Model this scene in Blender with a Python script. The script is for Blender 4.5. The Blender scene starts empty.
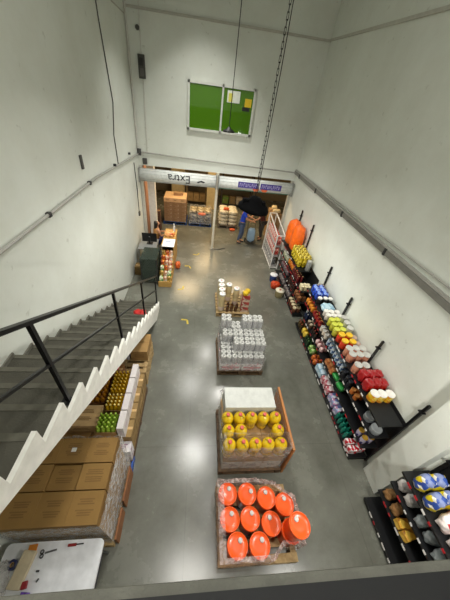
import bpy, bmesh, math, random
from mathutils import Vector, Matrix
random.seed(7)
SC = bpy.context.scene
COL = SC.collection
PI = math.pi
SC.view_settings.view_transform = 'Standard'
SC.view_settings.look = 'None'
SC.view_settings.gamma = 1.0
SC.view_settings.use_curve_mapping = False
SC.view_settings.exposure = 0.0

# ------------------------------------------------------------------ materials
MATS = {}
def srgb(c):
    if isinstance(c, str):
        c = c.lstrip('#'); c = tuple(int(c[i:i+2], 16)/255 for i in (0, 2, 4))
    return tuple((x/12.92 if x <= .04045 else ((x+.055)/1.055)**2.4) for x in c)
def base(name):
    m = bpy.data.materials.new(name); m.use_nodes = True
    nt = m.node_tree
    return m, nt, nt.nodes['Principled BSDF']
def M(col, rough=.5, metal=0., var=.08, scale=12., bump=0., bscale=60., trans=0., spec=.5, coat=0.):
    """plain procedural surface: one colour with a little mottling"""
    key = (str(col), rough, metal, var, scale, bump, bscale, trans, spec, coat)
    if key in MATS: return MATS[key]
    m, nt, b = base('surface_' + str(len(MATS)))
    c = srgb(col)
    tc = nt.nodes.new('ShaderNodeTexCoord')
    n = nt.nodes.new('ShaderNodeTexNoise'); n.inputs['Scale'].default_value = scale; n.inputs['Detail'].default_value = 5
    nt.links.new(tc.outputs['Object'], n.inputs['Vector'])
    r = nt.nodes.new('ShaderNodeValToRGB')
    r.color_ramp.elements[0].position = .3; r.color_ramp.elements[1].position = .7
    r.color_ramp.elements[0].color = (*[max(0, x*(1-var)) for x in c], 1)
    r.color_ramp.elements[1].color = (*[min(1, x*(1+var)) for x in c], 1)
    nt.links.new(n.outputs['Fac'], r.inputs['Fac'])
    nt.links.new(r.outputs['Color'], b.inputs['Base Color'])
    b.inputs['Roughness'].default_value = rough; b.inputs['Metallic'].default_value = metal
    b.inputs['Transmission Weight'].default_value = trans
    b.inputs['Specular IOR Level'].default_value = spec
    b.inputs['Coat Weight'].default_value = coat
    if bump:
        n2 = nt.nodes.new('ShaderNodeTexNoise'); n2.inputs['Scale'].default_value = bscale; n2.inputs['Detail'].default_value = 4
        nt.links.new(tc.outputs['Object'], n2.inputs['Vector'])
        bp = nt.nodes.new('ShaderNodeBump'); bp.inputs['Strength'].default_value = bump; bp.inputs['Distance'].default_value = .02
        nt.links.new(n2.outputs['Fac'], bp.inputs['Height']); nt.links.new(bp.outputs['Normal'], b.inputs['Normal'])
    MATS[key] = m
    return m
def PR(cols, scale=14., rough=.35, bump=0.):
    """printed packaging: patches of several inks"""
    key = ('print', tuple(cols), scale, rough, bump)
    if key in MATS: return MATS[key]
    m, nt, b = base('print_' + str(len(MATS)))
    tc = nt.nodes.new('ShaderNodeTexCoord')
    n = nt.nodes.new('ShaderNodeTexVoronoi'); n.inputs['Scale'].default_value = scale
    nt.links.new(tc.outputs['Object'], n.inputs['Vector'])
    r = nt.nodes.new('ShaderNodeValToRGB'); r.color_ramp.interpolation = 'CONSTANT'
    els = r.color_ramp.elements
    k = len(cols)
    els[0].position = 0; els[0].color = (*srgb(cols[0]), 1)
    els[1].position = 1/k; els[1].color = (*srgb(cols[1]), 1)
    for i in range(2, k):
        e = els.new(i/k); e.color = (*srgb(cols[i]), 1)
    sx = nt.nodes.new('ShaderNodeSeparateColor'); nt.links.new(n.outputs['Color'], sx.inputs['Color'])
    nt.links.new(sx.outputs[0], r.inputs['Fac'])
    nt.links.new(r.outputs['Color'], b.inputs['Base Color'])
    b.inputs['Roughness'].default_value = rough
    if bump:
        n2 = nt.nodes.new('ShaderNodeTexNoise'); n2.inputs['Scale'].default_value = 18
        nt.links.new(tc.outputs['Object'], n2.inputs['Vector'])
        bp = nt.nodes.new('ShaderNodeBump'); bp.inputs['Strength'].default_value = bump; bp.inputs['Distance'].default_value = .03
        nt.links.new(n2.outputs['Fac'], bp.inputs['Height']); nt.links.new(bp.outputs['Normal'], b.inputs['Normal'])
    MATS[key] = m
    return m
def GL(col, rough=.1, alpha=.6, key2=''):
    """clear plastic or glass: part see-through, part glossy"""
    key = ('gl', str(col), rough, alpha, key2)
    if key in MATS: return MATS[key]
    m, nt, b = base('clear_' + str(len(MATS)))
    tr = nt.nodes.new('ShaderNodeBsdfTransparent'); mx = nt.nodes.new('ShaderNodeMixShader')
    tr.inputs['Color'].default_value = (*[min(1, .5+.5*x) for x in srgb(col)], 1)
    b.inputs['Base Color'].default_value = (*srgb(col), 1); b.inputs['Roughness'].default_value = rough
    tc = nt.nodes.new('ShaderNodeTexCoord')
    n2 = nt.nodes.new('ShaderNodeTexNoise'); n2.inputs['Scale'].default_value = 9; n2.inputs['Detail'].default_value = 6; n2.inputs['Distortion'].default_value = 1.5
    nt.links.new(tc.outputs['Object'], n2.inputs['Vector'])
    bp = nt.nodes.new('ShaderNodeBump'); bp.inputs['Strength'].default_value = .5 if key2 == 'film' else .05; bp.inputs['Distance'].default_value = .05
    nt.links.new(n2.outputs['Fac'], bp.inputs['Height']); nt.links.new(bp.outputs['Normal'], b.inputs['Normal'])
    if key2 == 'film':
        r = nt.nodes.new('ShaderNodeMapRange'); r.inputs['From Min'].default_value = .35; r.inputs['From Max'].default_value = .75
        r.inputs['To Min'].default_value = (1-alpha)*.35; r.inputs['To Max'].default_value = (1-alpha)*2.2
        nt.links.new(n2.outputs['Fac'], r.inputs['Value']); nt.links.new(r.outputs[0], mx.inputs['Fac'])
    else:
        mx.inputs['Fac'].default_value = 1-alpha
    nt.links.new(tr.outputs[0], mx.inputs[1]); nt.links.new(b.outputs[0], mx.inputs[2])
    nt.links.new(mx.outputs[0], nt.nodes['Material Output'].inputs['Surface'])
    MATS[key] = m
    return m
def EM(col, s):
    key = ('em', str(col), s)
    if key in MATS: return MATS[key]
    m, nt, b = base('lamp_glow_' + str(len(MATS)))
    b.inputs['Base Color'].default_value = (*srgb(col), 1)
    b.inputs['Emission Color'].default_value = (*srgb(col), 1); b.inputs['Emission Strength'].default_value = s
    MATS[key] = m
    return m

# ------------------------------------------------------------------ mesh building
class MB:
    def __init__(s): s.bm = bmesh.new(); s.mi = 0
    def _tag(s, faces):
        for f in faces: f.material_index = s.mi
    def mat(s, i): s.mi = i; return s
    def box(s, x0, x1, y0, y1, z0, z1, bev=0., rot=None):
        g = bmesh.ops.create_cube(s.bm, size=1.)
        vs = g['verts']
        c = Vector(((x0+x1)/2, (y0+y1)/2, (z0+z1)/2))
        for v in vs: v.co = Vector((v.co.x*(x1-x0), v.co.y*(y1-y0), v.co.z*(z1-z0)))
        if rot is not None:
            for v in vs: v.co = rot @ v.co
        for v in vs: v.co += c
        fs = {f for v in vs for f in v.link_faces}; s._tag(fs)
        if bev:
            es = list({e for v in vs for e in v.link_edges})
            r = bmesh.ops.bevel(s.bm, geom=es, offset=bev, segments=2, affect='EDGES', profile=.6)
            s._tag(r['faces'])
        return s
    def tube(s, p0, p1, r0, r1=None, seg=10):
        p0, p1 = Vector(p0), Vector(p1); r1 = r0 if r1 is None else r1
        d = p1-p0; L = d.length
        g = bmesh.ops.create_cone(s.bm, cap_ends=True, segments=seg, radius1=r0, radius2=r1, depth=L)
        q = Vector((0, 0, 1)).rotation_difference(d.normalized()).to_matrix().to_4x4()
        mt = Matrix.Translation((p0+p1)/2) @ q
        bmesh.ops.transform(s.bm, matrix=mt, verts=g['verts'])
        s._tag({f for v in g['verts'] for f in v.link_faces})
        return s
    def bar(s, p0, p1, w, h=None):
        """square bar between two points"""
        h = h or w
        p0, p1 = Vector(p0), Vector(p1); d = p1-p0
        z = d.normalized(); up = Vector((0, 0, 1)) if abs(z.z) < .95 else Vector((0, 1, 0))
        x = up.cross(z).normalized(); y = z.cross(x)
        g = bmesh.ops.create_cube(s.bm, size=1.)
        for v in g['verts']:
            v.co = (p0+p1)/2 + x*v.co.x*w + y*v.co.y*h + z*v.co.z*d.length
        s._tag({f for v in g['verts'] for f in v.link_faces}); return s
    def lathe(s, prof, o=(0, 0, 0), seg=20, cap=True):
        o = Vector(o); rings = []
        for r, z in prof:
            if r < 1e-5: rings.append([s.bm.verts.new(o+Vector((0, 0, z)))])
            else: rings.append([s.bm.verts.new(o+Vector((r*math.cos(2*PI*k/seg), r*math.sin(2*PI*k/seg), z))) for k in range(seg)])
        fs = []
        for a, b in zip(rings, rings[1:]):
            for k in range(seg):
                k2 = (k+1) % seg
                if len(a) == 1 and len(b) == 1: continue
                if len(a) == 1: fs.append(s.bm.faces.new((a[0], b[k2], b[k])))
                elif len(b) == 1: fs.append(s.bm.faces.new((a[k], a[k2], b[0])))
                else: fs.append(s.bm.faces.new((a[k], a[k2], b[k2], b[k])))
        if cap:
            if len(rings[0]) > 1: fs.append(s.bm.faces.new(rings[0][::-1]))
            if len(rings[-1]) > 1: fs.append(s.bm.faces.new(rings[-1]))
        for f in fs: f.smooth = True
        s._tag(fs); return s
    def path(s, pts, r, seg=8):
        for a, b in zip(pts, pts[1:]): s.tube(a, b, r, seg=seg)
        return s
    def prism(s, poly, x0, x1, axis='x'):
        """polygon in (y,z) extruded along x (axis x) or in (x,y) along z (axis z)"""
        f = (lambda p, t: (t, p[0], p[1])) if axis == 'x' else ((lambda p, t: (p[0], p[1], t)) if axis == 'z' else (lambda p, t: (p[0], t, p[1])))
        a = [s.bm.verts.new(f(p, x0)) for p in poly]; b = [s.bm.verts.new(f(p, x1)) for p in poly]
        fs = [s.bm.faces.new(a), s.bm.faces.new(b[::-1])]
        n = len(poly)
        for k in range(n): fs.append(s.bm.faces.new((a[k], b[k], b[(k+1) % n], a[(k+1) % n])))
        bmesh.ops.recalc_face_normals(s.bm, faces=fs)
        s._tag(fs); return s
    def pillow(s, w, d, h, o=(0, 0, 0), n=8, seed=0, wr=.06, fl=.2):
        """stuffed bag: w along x, d along y, h along z (base at o)"""
        rnd = random.Random(seed)
        old = set(s.bm.verts)
        g = bmesh.ops.create_cube(s.bm, size=2.)
        es = list({e for v in g['verts'] for e in v.link_edges})
        bmesh.ops.subdivide_edges(s.bm, edges=es, cuts=n, use_grid_fill=True)
        vs = [v for v in s.bm.verts if v not in old]
        ph = [rnd.uniform(0, 6.28) for _ in range(6)]
        for v in vs:
            x, y, z = v.co
            e = 2.6
            m = (abs(x)**e+abs(y)**e+abs(z)**e)**(1/e)
            mx = max(abs(x), abs(y), abs(z))
            k = mx/m if m else 1
            p = Vector((x, y, z))*(fl+(1-fl)*k)
            wv = 1+wr*(math.sin(5*x+ph[0]+3*z)*math.sin(4*y+ph[1])+.6*math.sin(9*z+ph[2]+4*y)*math.sin(7*x+ph[3]))
            p *= wv
            v.co = Vector((p.x*w/2, p.y*d/2, (p.z+1)*h/2 if p.z > -1 else 0))+Vector(o)
        fs = {f for v in vs for f in v.link_faces}
        for f in fs: f.smooth = True
        s._tag(fs); return s
    def mesh(s, name):
        me = bpy.data.meshes.new(name); s.bm.normal_update(); s.bm.to_mesh(me); s.bm.free(); return me
    def build(s, name, mats, parent=None, loc=(0, 0, 0), rot=(0, 0, 0), smooth=False, label=None):
        me = s.mesh(name)
        for m in (mats if isinstance(mats, (list, tuple)) else [mats]): me.materials.append(m)
        o = bpy.data.objects.new(name, me); COL.objects.link(o)
        o.location = loc; o.rotation_euler = rot
        if parent: o.parent = parent
        if label: o['label'] = label
        return o

def tag(o, label, cat, group=None):
    o['label'] = label; o['category'] = cat
    if group: o['group'] = group
    n = len(label.split())
    if n > 16 or n < 4: print('LABEL LENGTH', n, label)
    return o
def thing(name, label, cat, loc=(0, 0, 0), rotz=0., group=None):
    o = bpy.data.objects.new(name, None); COL.objects.link(o)
    o.empty_display_size = .1; o.location = loc; o.rotation_euler = (0, 0, rotz)
    return tag(o, label, cat, group)
def struct(o): o['kind'] = 'structure'; return o
def stuff(o): o['kind'] = 'stuff'; return o
def kids(o): return [c for c in KIDS.get(o, [])]
def dup(o, loc, rotz=0., label=None, group=None, rot=None):
    r = o.copy(); COL.objects.link(r); r.location = loc; r.rotation_euler = rot or (0, 0, rotz)
    if label: r['label'] = label
    if group: r['group'] = group
    for c in o.children:
        d = c.copy(); COL.objects.link(d); d.parent = r
        for g in c.children:
            e = g.copy(); COL.objects.link(e); e.parent = d
    return r
ORD = ['nearest', 'second nearest', 'third nearest', 'fourth nearest', 'fifth nearest', 'sixth nearest', 'seventh nearest',
       'eighth nearest', 'ninth nearest', 'tenth nearest', 'eleventh nearest', 'twelfth nearest', 'thirteenth nearest']
def place(proto, used, loc, rotz, label, group, rot=None):
    """first use moves the prototype itself, afterwards copies"""
    n = len(label.split())
    if n > 16 or n < 4: print('LABEL LENGTH', n, label)
    if not used:
        used.append(1); proto.location = loc; proto.rotation_euler = rot or (0, 0, rotz)
        proto['label'] = label; proto['group'] = group; return proto
    return dup(proto, loc, rotz, label, group, rot)
def rows(proto, desc, group, xs, ys, z, rotz=0., jit=.008, jr=.3, skip=()):
    used = []
    ys = sorted(ys); xs = sorted(xs)
    side = {1: [''], 2: [', aisle side', ', wall side'], 3: [', aisle side', ', middle file', ', wall side'],
            4: [', aisle-side file', ', second file', ', third file', ', wall-side file']}[len(xs)]
    for i, x in enumerate(xs):
        for j, y in enumerate(ys):
            if (i, j) in skip: continue
            lab = desc + ((', ' + ORD[j]) if len(ys) > 1 else '') + side[i]
            place(proto, used, (x+random.uniform(-jit, jit), y+random.uniform(-jit, jit), z), rotz+random.uniform(-jr, jr), lab, group)
def span(a, b, n):
    return [a+(b-a)*(k+.5)/n for k in range(n)]

# ------------------------------------------------------------------ camera
R = ((0.99216005, -0.04588023, -0.11624729), (-0.06115522, 0.63295649, -0.77176818), (0.10898838, 0.77282668, 0.62518833))
cam = bpy.data.cameras.new('camera'); cam.sensor_fit = 'HORIZONTAL'; cam.sensor_width = 36
cam.lens = 252.3965/450*36; cam.clip_start = .02
co = bpy.data.objects.new('camera', cam); COL.objects.link(co)
mw = Matrix(R).to_4x4(); mw.translation = Vector((0, 0, 5.0)); co.matrix_world = mw
SC.camera = co

XL, XR, YB = -2.1, 3.34, 9.6
# ------------------------------------------------------------------ shared materials
black = M('#0e0e0f', .5, var=.2); blackm = M('#141416', .35, .3)
white = M('#e9e8e2', .6); whitep = M('#ececea', .4)
def wall_mat():
    m, nt, b = base('painted_wall')
    tc = nt.nodes.new('ShaderNodeTexCoord')
    n = nt.nodes.new('ShaderNodeTexNoise'); n.inputs['Scale'].default_value = .9; n.inputs['Detail'].default_value = 8; n.inputs['Roughness'].default_value = .65
    nt.links.new(tc.outputs['Object'], n.inputs['Vector'])
    r = nt.nodes.new('ShaderNodeValToRGB'); r.color_ramp.elements[0].position = .3; r.color_ramp.elements[1].position = .62
    r.color_ramp.elements[0].color = (*srgb('#d1d4ca'), 1); r.color_ramp.elements[1].color = (*srgb('#dce0d8'), 1)
    nt.links.new(n.outputs['Fac'], r.inputs['Fac'])
    n3 = nt.nodes.new('ShaderNodeTexNoise'); n3.inputs['Scale'].default_value = 7; n3.inputs['Detail'].default_value = 9
    nt.links.new(tc.outputs['Object'], n3.inputs['Vector'])
    r3 = nt.nodes.new('ShaderNodeValToRGB'); r3.color_ramp.elements[0].position = .27; r3.color_ramp.elements[1].position = .33
    r3.color_ramp.elements[0].color = (.72, .71, .68, 1); r3.color_ramp.elements[1].color = (1, 1, 1, 1)
    nt.links.new(n3.outputs['Fac'], r3.inputs['Fac'])
    mx = nt.nodes.new('ShaderNodeMix'); mx.data_type = 'RGBA'; mx.blend_type = 'MULTIPLY'; mx.inputs[0].default_value = .6
    nt.links.new(r.outputs['Color'], mx.inputs[6]); nt.links.new(r3.outputs['Color'], mx.inputs[7])
    nt.links.new(mx.outputs[2], b.inputs['Base Color'])
    b.inputs['Roughness'].default_value = .55
    n2 = nt.nodes.new('ShaderNodeTexNoise'); n2.inputs['Scale'].default_value = 3; n2.inputs['Detail'].default_value = 8
    nt.links.new(tc.outputs['Object'], n2.inputs['Vector'])
    bp = nt.nodes.new('ShaderNodeBump'); bp.inputs['Strength'].default_value = .25; bp.inputs['Distance'].default_value = .03
    nt.links.new(n2.outputs['Fac'], bp.inputs['Height']); nt.links.new(bp.outputs['Normal'], b.inputs['Normal'])
    return m
def floor_mat():
    m, nt, b = base('polished_concrete')
    tc = nt.nodes.new('ShaderNodeTexCoord')
    n = nt.nodes.new('ShaderNodeTexNoise'); n.inputs['Scale'].default_value = 1.1; n.inputs['Detail'].default_value = 10; n.inputs['Roughness'].default_value = .68
    nt.links.new(tc.outputs['Object'], n.inputs['Vector'])
    r = nt.nodes.new('ShaderNodeValToRGB'); r.color_ramp.elements[0].position = .32; r.color_ramp.elements[1].position = .68
    r.color_ramp.elements[0].color = (*srgb('#5c5d54'), 1); r.color_ramp.elements[1].color = (*srgb('#7b7c72'), 1)
    nt.links.new(n.outputs['Fac'], r.inputs['Fac'])
    # slab joints
    br = nt.nodes.new('ShaderNodeTexBrick'); br.offset = 0; br.inputs['Scale'].default_value = 1
    br.inputs['Brick Width'].default_value = 2.72; br.inputs['Row Height'].default_value = 1.9; br.inputs['Mortar Size'].default_value = .006
    br.inputs['Color1'].default_value = (1, 1, 1, 1); br.inputs['Color2'].default_value = (.95, .95, .95, 1); br.inputs['Mortar'].default_value = (.82, .82, .82, 1)
    nt.links.new(tc.outputs['Object'], br.inputs['Vector'])
    n3 = nt.nodes.new('ShaderNodeTexNoise'); n3.inputs['Scale'].default_value = 22; n3.inputs['Detail'].default_value = 6
    nt.links.new(tc.outputs['Object'], n3.inputs['Vector'])
    r3 = nt.nodes.new('ShaderNodeValToRGB'); r3.color_ramp.elements[0].position = .68; r3.color_ramp.elements[1].position = .78
    r3.color_ramp.elements[0].color = (1, 1, 1, 1); r3.color_ramp.elements[1].color = (1.25, 1.25, 1.22, 1)
    nt.links.new(n3.outputs['Fac'], r3.inputs['Fac'])
    mx = nt.nodes.new('ShaderNodeMix'); mx.data_type = 'RGBA'; mx.blend_type = 'MULTIPLY'; mx.inputs[0].default_value = 1
    nt.links.new(r.outputs['Color'], mx.inputs[6]); nt.links.new(br.outputs['Color'], mx.inputs[7])
    mx2 = nt.nodes.new('ShaderNodeMix'); mx2.data_type = 'RGBA'; mx2.blend_type = 'MULTIPLY'; mx2.inputs[0].default_value = .8
    nt.links.new(mx.outputs[2], mx2.inputs[6]); nt.links.new(r3.outputs['Color'], mx2.inputs[7])
    nt.links.new(mx2.outputs[2], b.inputs['Base Color'])
    rr = nt.nodes.new('ShaderNodeMapRange'); rr.inputs['To Min'].default_value = .14; rr.inputs['To Max'].default_value = .38; b.inputs['Coat Weight'].default_value = .25; b.inputs['Coat Roughness'].default_value = .22
    nt.links.new(n.outputs['Fac'], rr.inputs['Value']); nt.links.new(rr.outputs[0], b.inputs['Roughness'])
    return m
WALL = wall_mat(); FLOOR = floor_mat()
pipeg = M('#a9a8a2', .4, .2); pipew = M('#c9c8c1', .5); dark = M('#2a2a2a', .6)
def wood_mat(c1, c2, nm):
    m, nt, b = base(nm)
    tc = nt.nodes.new('ShaderNodeTexCoord'); mp = nt.nodes.new('ShaderNodeMapping'); mp.inputs['Scale'].default_value = (4, 4, 26)
    n = nt.nodes.new('ShaderNodeTexNoise'); n.inputs['Scale'].default_value = 3; n.inputs['Detail'].default_value = 6; n.inputs['Distortion'].default_value = .8
    nt.links.new(tc.outputs['Object'], mp.inputs[0]); nt.links.new(mp.outputs[0], n.inputs['Vector'])
    r = nt.nodes.new('ShaderNodeValToRGB'); r.color_ramp.elements[0].position = .3; r.color_ramp.elements[1].position = .7
    r.color_ramp.elements[0].color = (*srgb(c1), 1); r.color_ramp.elements[1].color = (*srgb(c2), 1)
    nt.links.new(n.outputs['Fac'], r.inputs['Fac']); nt.links.new(r.outputs['Color'], b.inputs['Base Color'])
    b.inputs['Roughness'].default_value = .75
    return m
WOOD = wood_mat('#94784c', '#bca274', 'pallet_pine'); WOODD = wood_mat('#4d3a26', '#6d5337', 'dark_pallet_wood')
BLUEP = M('#1d4fa3', .5); CARD = M('#92703a', .8, var=.07, scale=5); CARDD = M('#8d6439', .85); INK = M('#7d5e31', .85)
TAN = M('#c0a070', .8); KRAFT = M('#9f7d4b', .85)
FILM = GL('#f4f2f0', .12, .80, 'film'); FILMP = GL('#f6e4e0', .12, .72, 'film')

# ------------------------------------------------------------------ the setting
struct(MB().box(-5, 6, -3, 17, -.2, 0).build('floor', FLOOR))
struct(MB().box(XL-.2, XL, -3, YB+.2, 0, 8.5).build('wall_left', WALL))
struct(MB().box(XR, XR+.2, -3, YB+.2, 0, 8.5).build('wall_right', WALL))
struct(MB().box(XL-.2, XR+.2, -3.2, -3, 0, 8.5).build('wall_rear', WALL))
struct(MB().box(XL, XR, YB, YB+.2, 2.9, 8.5).build('wall_back', WALL))
struct(MB().box(XL-.2, XR+.2, -3.2, YB+.2, 8.5, 8.7).build('ceiling', WALL))
struct(MB().box(XL, XR, -3, -.02, 3.25, 3.45).build('mezzanine_floor', FLOOR))
# parapet in front of the viewer with a dark strip along its top
pm = M('#6c6c64', .8, var=.15, scale=14, bump=.3)
pp = struct(MB().box(-1.0, XR, -.14, .036, 3.45, 4.3, .006).build('trim_1', pm))
struct(MB().box(-1.0, XR, -.14, .02, 4.301, 4.306).build('trim_2', M('#17181b', .7)))
# pilaster on the right wall between the shelving units
struct(MB().box(3.19, XR, 1.08, 1.46, 0, 3.2).build('trim_3', WALL))
# seams near the top of the walls
seam = M('#b6b4aa', .7)
struct(MB().box(XL, XR, YB-.035, YB, 6.44, 6.49).build('trim_4', seam))
struct(MB().bar((XR-.015, YB-.03, 6.48), (XR-.015, 0, 6.08), .035, .05).build('trim_5', seam))
struct(MB().box(XL, XL+.012, 6.2, YB, 6.31, 6.33).build('trim_6', seam))
# rooms beyond the roller doors
BW = M('#a79a7c', .8); BW2 = M('#5c5040', .85)
struct(MB().box(-5, 6, 16.8, 17, 0, 3.6).build('wall_street', M('#86775a', .8)))
struct(MB().box(-5.2, -5, YB, 17, 0, 3.6).build('wall_street_left', BW))
struct(MB().box(6, 6.2, YB, 17, 0, 3.6).build('wall_street_right', BW))
struct(MB().box(-5.2, 6.2, YB+.2, 17, 3.6, 3.7).build('ceiling_street', BW))
struct(MB().box(-5.2, XL-.2, YB, YB+.2, 0, 3.6).build('wall_outer_left', BW))
struct(MB().box(XR+.2, 6.2, YB, YB+.2, 0, 3.6).build('wall_outer_right', BW))
# white pillar and tan pillars beyond
struct(MB().box(-1.98, -1.72, 10.2, 10.45, 0, 3.6).build('trim_7', white))
struct(MB().box(-1.62, -.9, 15.2, 15.5, 0, 3.6).build('trim_8', M('#c6b183', .7)))
struct(MB().box(.35, .85, 14.2, 14.5, 0, 3.6).build('trim_9', M('#c6b183', .7)))
# left side panel with posters beyond the door
struct(MB().box(XL-.05, XL, YB+.2, 11.6, 0, 2.9).build('trim_10', M('#b98d76', .7)))

# conduits
t = thing('conduit_pipe', 'grey conduit running along left wall to the corner', 'pipe', (XL+.03, 4, 3.38))
MB().path([(0, -5, .09), (0, 1.6, .08), (0, 5.55, -.15)], .022).build('pipe', pipeg, t)
for k, y in enumerate((-2.2, -.4, 1.2, 2.9, 4.4)):
    MB().box(-.03, .028, y-.03, y+.03, .05-.03*(y > 2), .11-.04*(y > 2)).build('clamp', dark, t)
t = thing('conduit_pipe', 'thin grey conduit running along the back wall above the shutters', 'pipe', (0, YB-.03, 3.24))
MB().path([(XL+.05, 0, .05), (XR-.05, 0, -.07)], .02).build('pipe', pipeg, t)
MB().box(-1.86-.09, -1.86+.05, -.03, .03, -.3, -.12, .01).build('junction_box', M('#4b4b49', .6), t, label='dark grey junction box')
MB().box(XL+.01, XL+.12, -.05, .03, -.05, .14, .01).build('elbow_box', M('#4b4b49', .6), t)
t = thing('cable_trunking', 'thick double grey trunking running along the right wall', 'trunking', (XR-.04, 5, 3.18))
MB().box(-.03, .04, -8, YB-5, -.05, .05, .01).build('trunking_body', M('#77766f', .5), t)
MB().box(-.02, .04, -8, YB-5, .055, .085).build('lid', M('#a3a29b', .5), t)
MB().path([(.0, -8, .22), (0, -3, .2), (0, 1.5, .13), (0, YB-5.0, .09)], .014).build('cable', pipeg, t)
for y in (-3, -1.2, .6, 2.4, 4): MB().box(-.045, .04, y-.025, y+.025, -.06, .06).build('clamp', dark, t)
t = tag(MB().path([(XL+.012, 7.1, 8.2), (XL+.012, 7.28, 5.9), (XL+.014, 7.5, 4.6), (XL+.012, 7.22, 4.0), (XL+.012, 7.25, 3.35)], .012).build('wall_cable', M('#5d5c57', .6)), 'thin dark cable hanging down the upper left wall', 'cable')
t = tag(MB().path([(XL+.03, YB-.04, 8.4), (XL+.03, YB-.04, 3.4)], .03).build('corner_pipe', pipew), 'pale vertical pipe in the corner of left and back walls', 'pipe')
t = tag(MB().path([(-1.72, YB-.015, 8.2), (-1.78, YB-.015, 3.3)], .012).build('vertical_conduit', M('#cfcec6', .6)), 'thin white vertical conduit left of the green window', 'pipe')
t = thing('switch_box', 'narrow dark box fixed high on the back wall left of window', 'switch box', (-1.76, YB, 5.37))
MB().box(-.09, .09, -.07, 0, -.25, .25, .012).build('cover', M('#45443f', .6), t)
MB().box(-.05, .05, -.085, -.07, .02, .18).build('plate', M('#2b2b29', .6), t); MB().box(-.05, .05, -.085, -.07, -.2, -.03).build('plate', M('#5b5a55', .6), t)
t = tag(MB().tube((-1.81, YB, 6.12), (-1.81, YB-.04, 6.12), .055, .045, 14).build('wall_plug', M('#55544f', .6)), 'small round dark plug hole high on the back wall', 'plug')
t = tag(MB().box(XL, XL+.03, 5.05, 5.12, 3.72, 3.94, .004).build('wall_bracket', M('#4a4945', .6)), 'small dark bracket on left wall just above the conduit', 'bracket')

# green interior window high on the back wall
w = struct(MB().box(-.47, 1.47, YB-.02, YB-.012, 4.1, 5.22).build('window_1', M('#3f7210', .5)))
wf = MB()
for a in ((-.5, 1.5, 5.19, 5.25), (-.5, 1.5, 4.06, 4.12), (-.5, -.44, 4.06, 5.25), (1.44, 1.5, 4.06, 5.25), (.5, .55, 4.06, 5.25)):
    wf.box(a[0], a[1], YB-.07, YB-.012, a[2], a[3])
wf.build('window_frame', M('#d6d8d0', .4), w)
def pane(x0, x1):
    m, nt, b = base('green_glass'); b.inputs['Base Color'].default_value = (*srgb('#4c7c10'), 1); b.inputs['Roughness'].default_value = .03
    b.inputs['Specular IOR Level'].default_value = .9; b.inputs['Coat Weight'].default_value = .3
    MB().box(x0, x1, YB-.045, YB-.035, 4.12, 5.19).build('pane', m, w)
pane(-.44, .5); pane(.55, 1.44)
MB().box(1.2, 1.4, YB-.052, YB-.046, 4.8, 5.0).build('sticker', M('#e3c21f', .5), w, label='yellow sticker')
MB().box(1.14, 1.36, YB-.052, YB-.046, 4.7, 4.79).build('sticker', M('#1d1d1b', .5), w, label='black sticker')
MB().box(.66, 1.04, YB-.052, YB-.046, 4.86, 5.14).build('sheet', M('#e8ede2', .5), w, label='painted white reflection of a light')  # white patch painting the reflection of a light in the glass
MB().box(.7, .82, YB-.058, YB-.053, 4.88, 5.08).build('sticker', M('#e6e06a', .5), w, label='pale yellow sticker')

# roller shutters over the two openings
def text_mesh(body, size, mat, parent, loc, rot, name='lettering'):
    cu = bpy.data.curves.new(name, 'FONT'); cu.body = body; cu.size = size; cu.extrude = .003; cu.align_x = 'CENTER'; cu.align_y = 'CENTER'
    tmp = bpy.data.objects.new('tmp_text', cu); COL.objects.link(tmp)
    dg = bpy.context.evaluated_depsgraph_get()
    me = bpy.data.meshes.new_from_object(tmp.evaluated_get(dg)); bpy.data.objects.remove(tmp)
    me.materials.clear(); me.materials.append(mat)
    o = bpy.data.objects.new(name, me); COL.objects.link(o); o.parent = parent; o.location = loc; o.rotation_euler = rot
    return o
shut = M('#e6e9e6', .4)
def shutter(x0, x1, label, slat):
    t = thing('roller_shutter', label, 'shutter', ((x0+x1)/2, YB, 2.63))
    L = (x1-x0)/2
    b = MB()
    b.tube((-L, -.05, 0), (L, -.05, 0), .19, seg=24)
    for k in range(24):   # rib lines of the rolled slats
        pass
    o = b.build('drum', shut, t)
    for p in o.data.polygons: p.use_smooth = len(p.vertices) == 4
    r = MB()
    for a in (100, 130, 160, 190, 215, 240):
        aa = math.radians(a); r.box(-L, L, -.05+.192*math.cos(aa)-.004, -.05+.192*math.cos(aa)+.004, .192*math.sin(aa)-.004, .192*math.sin(aa)+.004)
    r.build('slat_ridge', M('#b7bcba', .4), t)
    for s in (-1, 1): MB().box(s*L-.02, s*L+.02, -.26, .12, -.22, .22, .01).build('bracket', M('#8c8d88', .5), t)
    MB().box(-L, L, -.02, .02, -.235, -.185).build('bottom_bar', slat, t)
    return t
s1 = shutter(XL+.03, .53, 'left rolled-up white shutter with black upside-down lettering', M('#b9bdb9', .4))
inkb = M('#22252c', .6)
c1 = ((XL+.03+.53)/2)
text_mesh('Extra', .36, inkb, s1, (-.72-c1-.02, -.246, .02), (PI/2, PI, 0))
g = MB(); g.prism([(-.13-c1, -.03), (.02-c1, .02), (.14-c1, -.02), (.1-c1, -.05), (-.0-c1, -.03), (-.1-c1, -.07)], -.249, -.243, 'y'); g.build('printed_swoosh', inkb, s1)
s2 = shutter(.61, XR-.05, 'right rolled-up white shutter with purple banner strip', M('#5d8a78', .4))
c2 = (.61+XR-.05)/2
pur = M('#4a3f92', .6); lil = M('#b9b2dd', .6)
MB().box(1.3-c2, 2.02-c2, -.254, -.242, -.07, .12).build('banner', pur, s2, label='purple banner with pale letters')
MB().box(2.1-c2, 2.86-c2, -.254, -.242, -.07, .12).build('banner', pur, s2, label='purple banner with pale letters')
g = MB()
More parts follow.
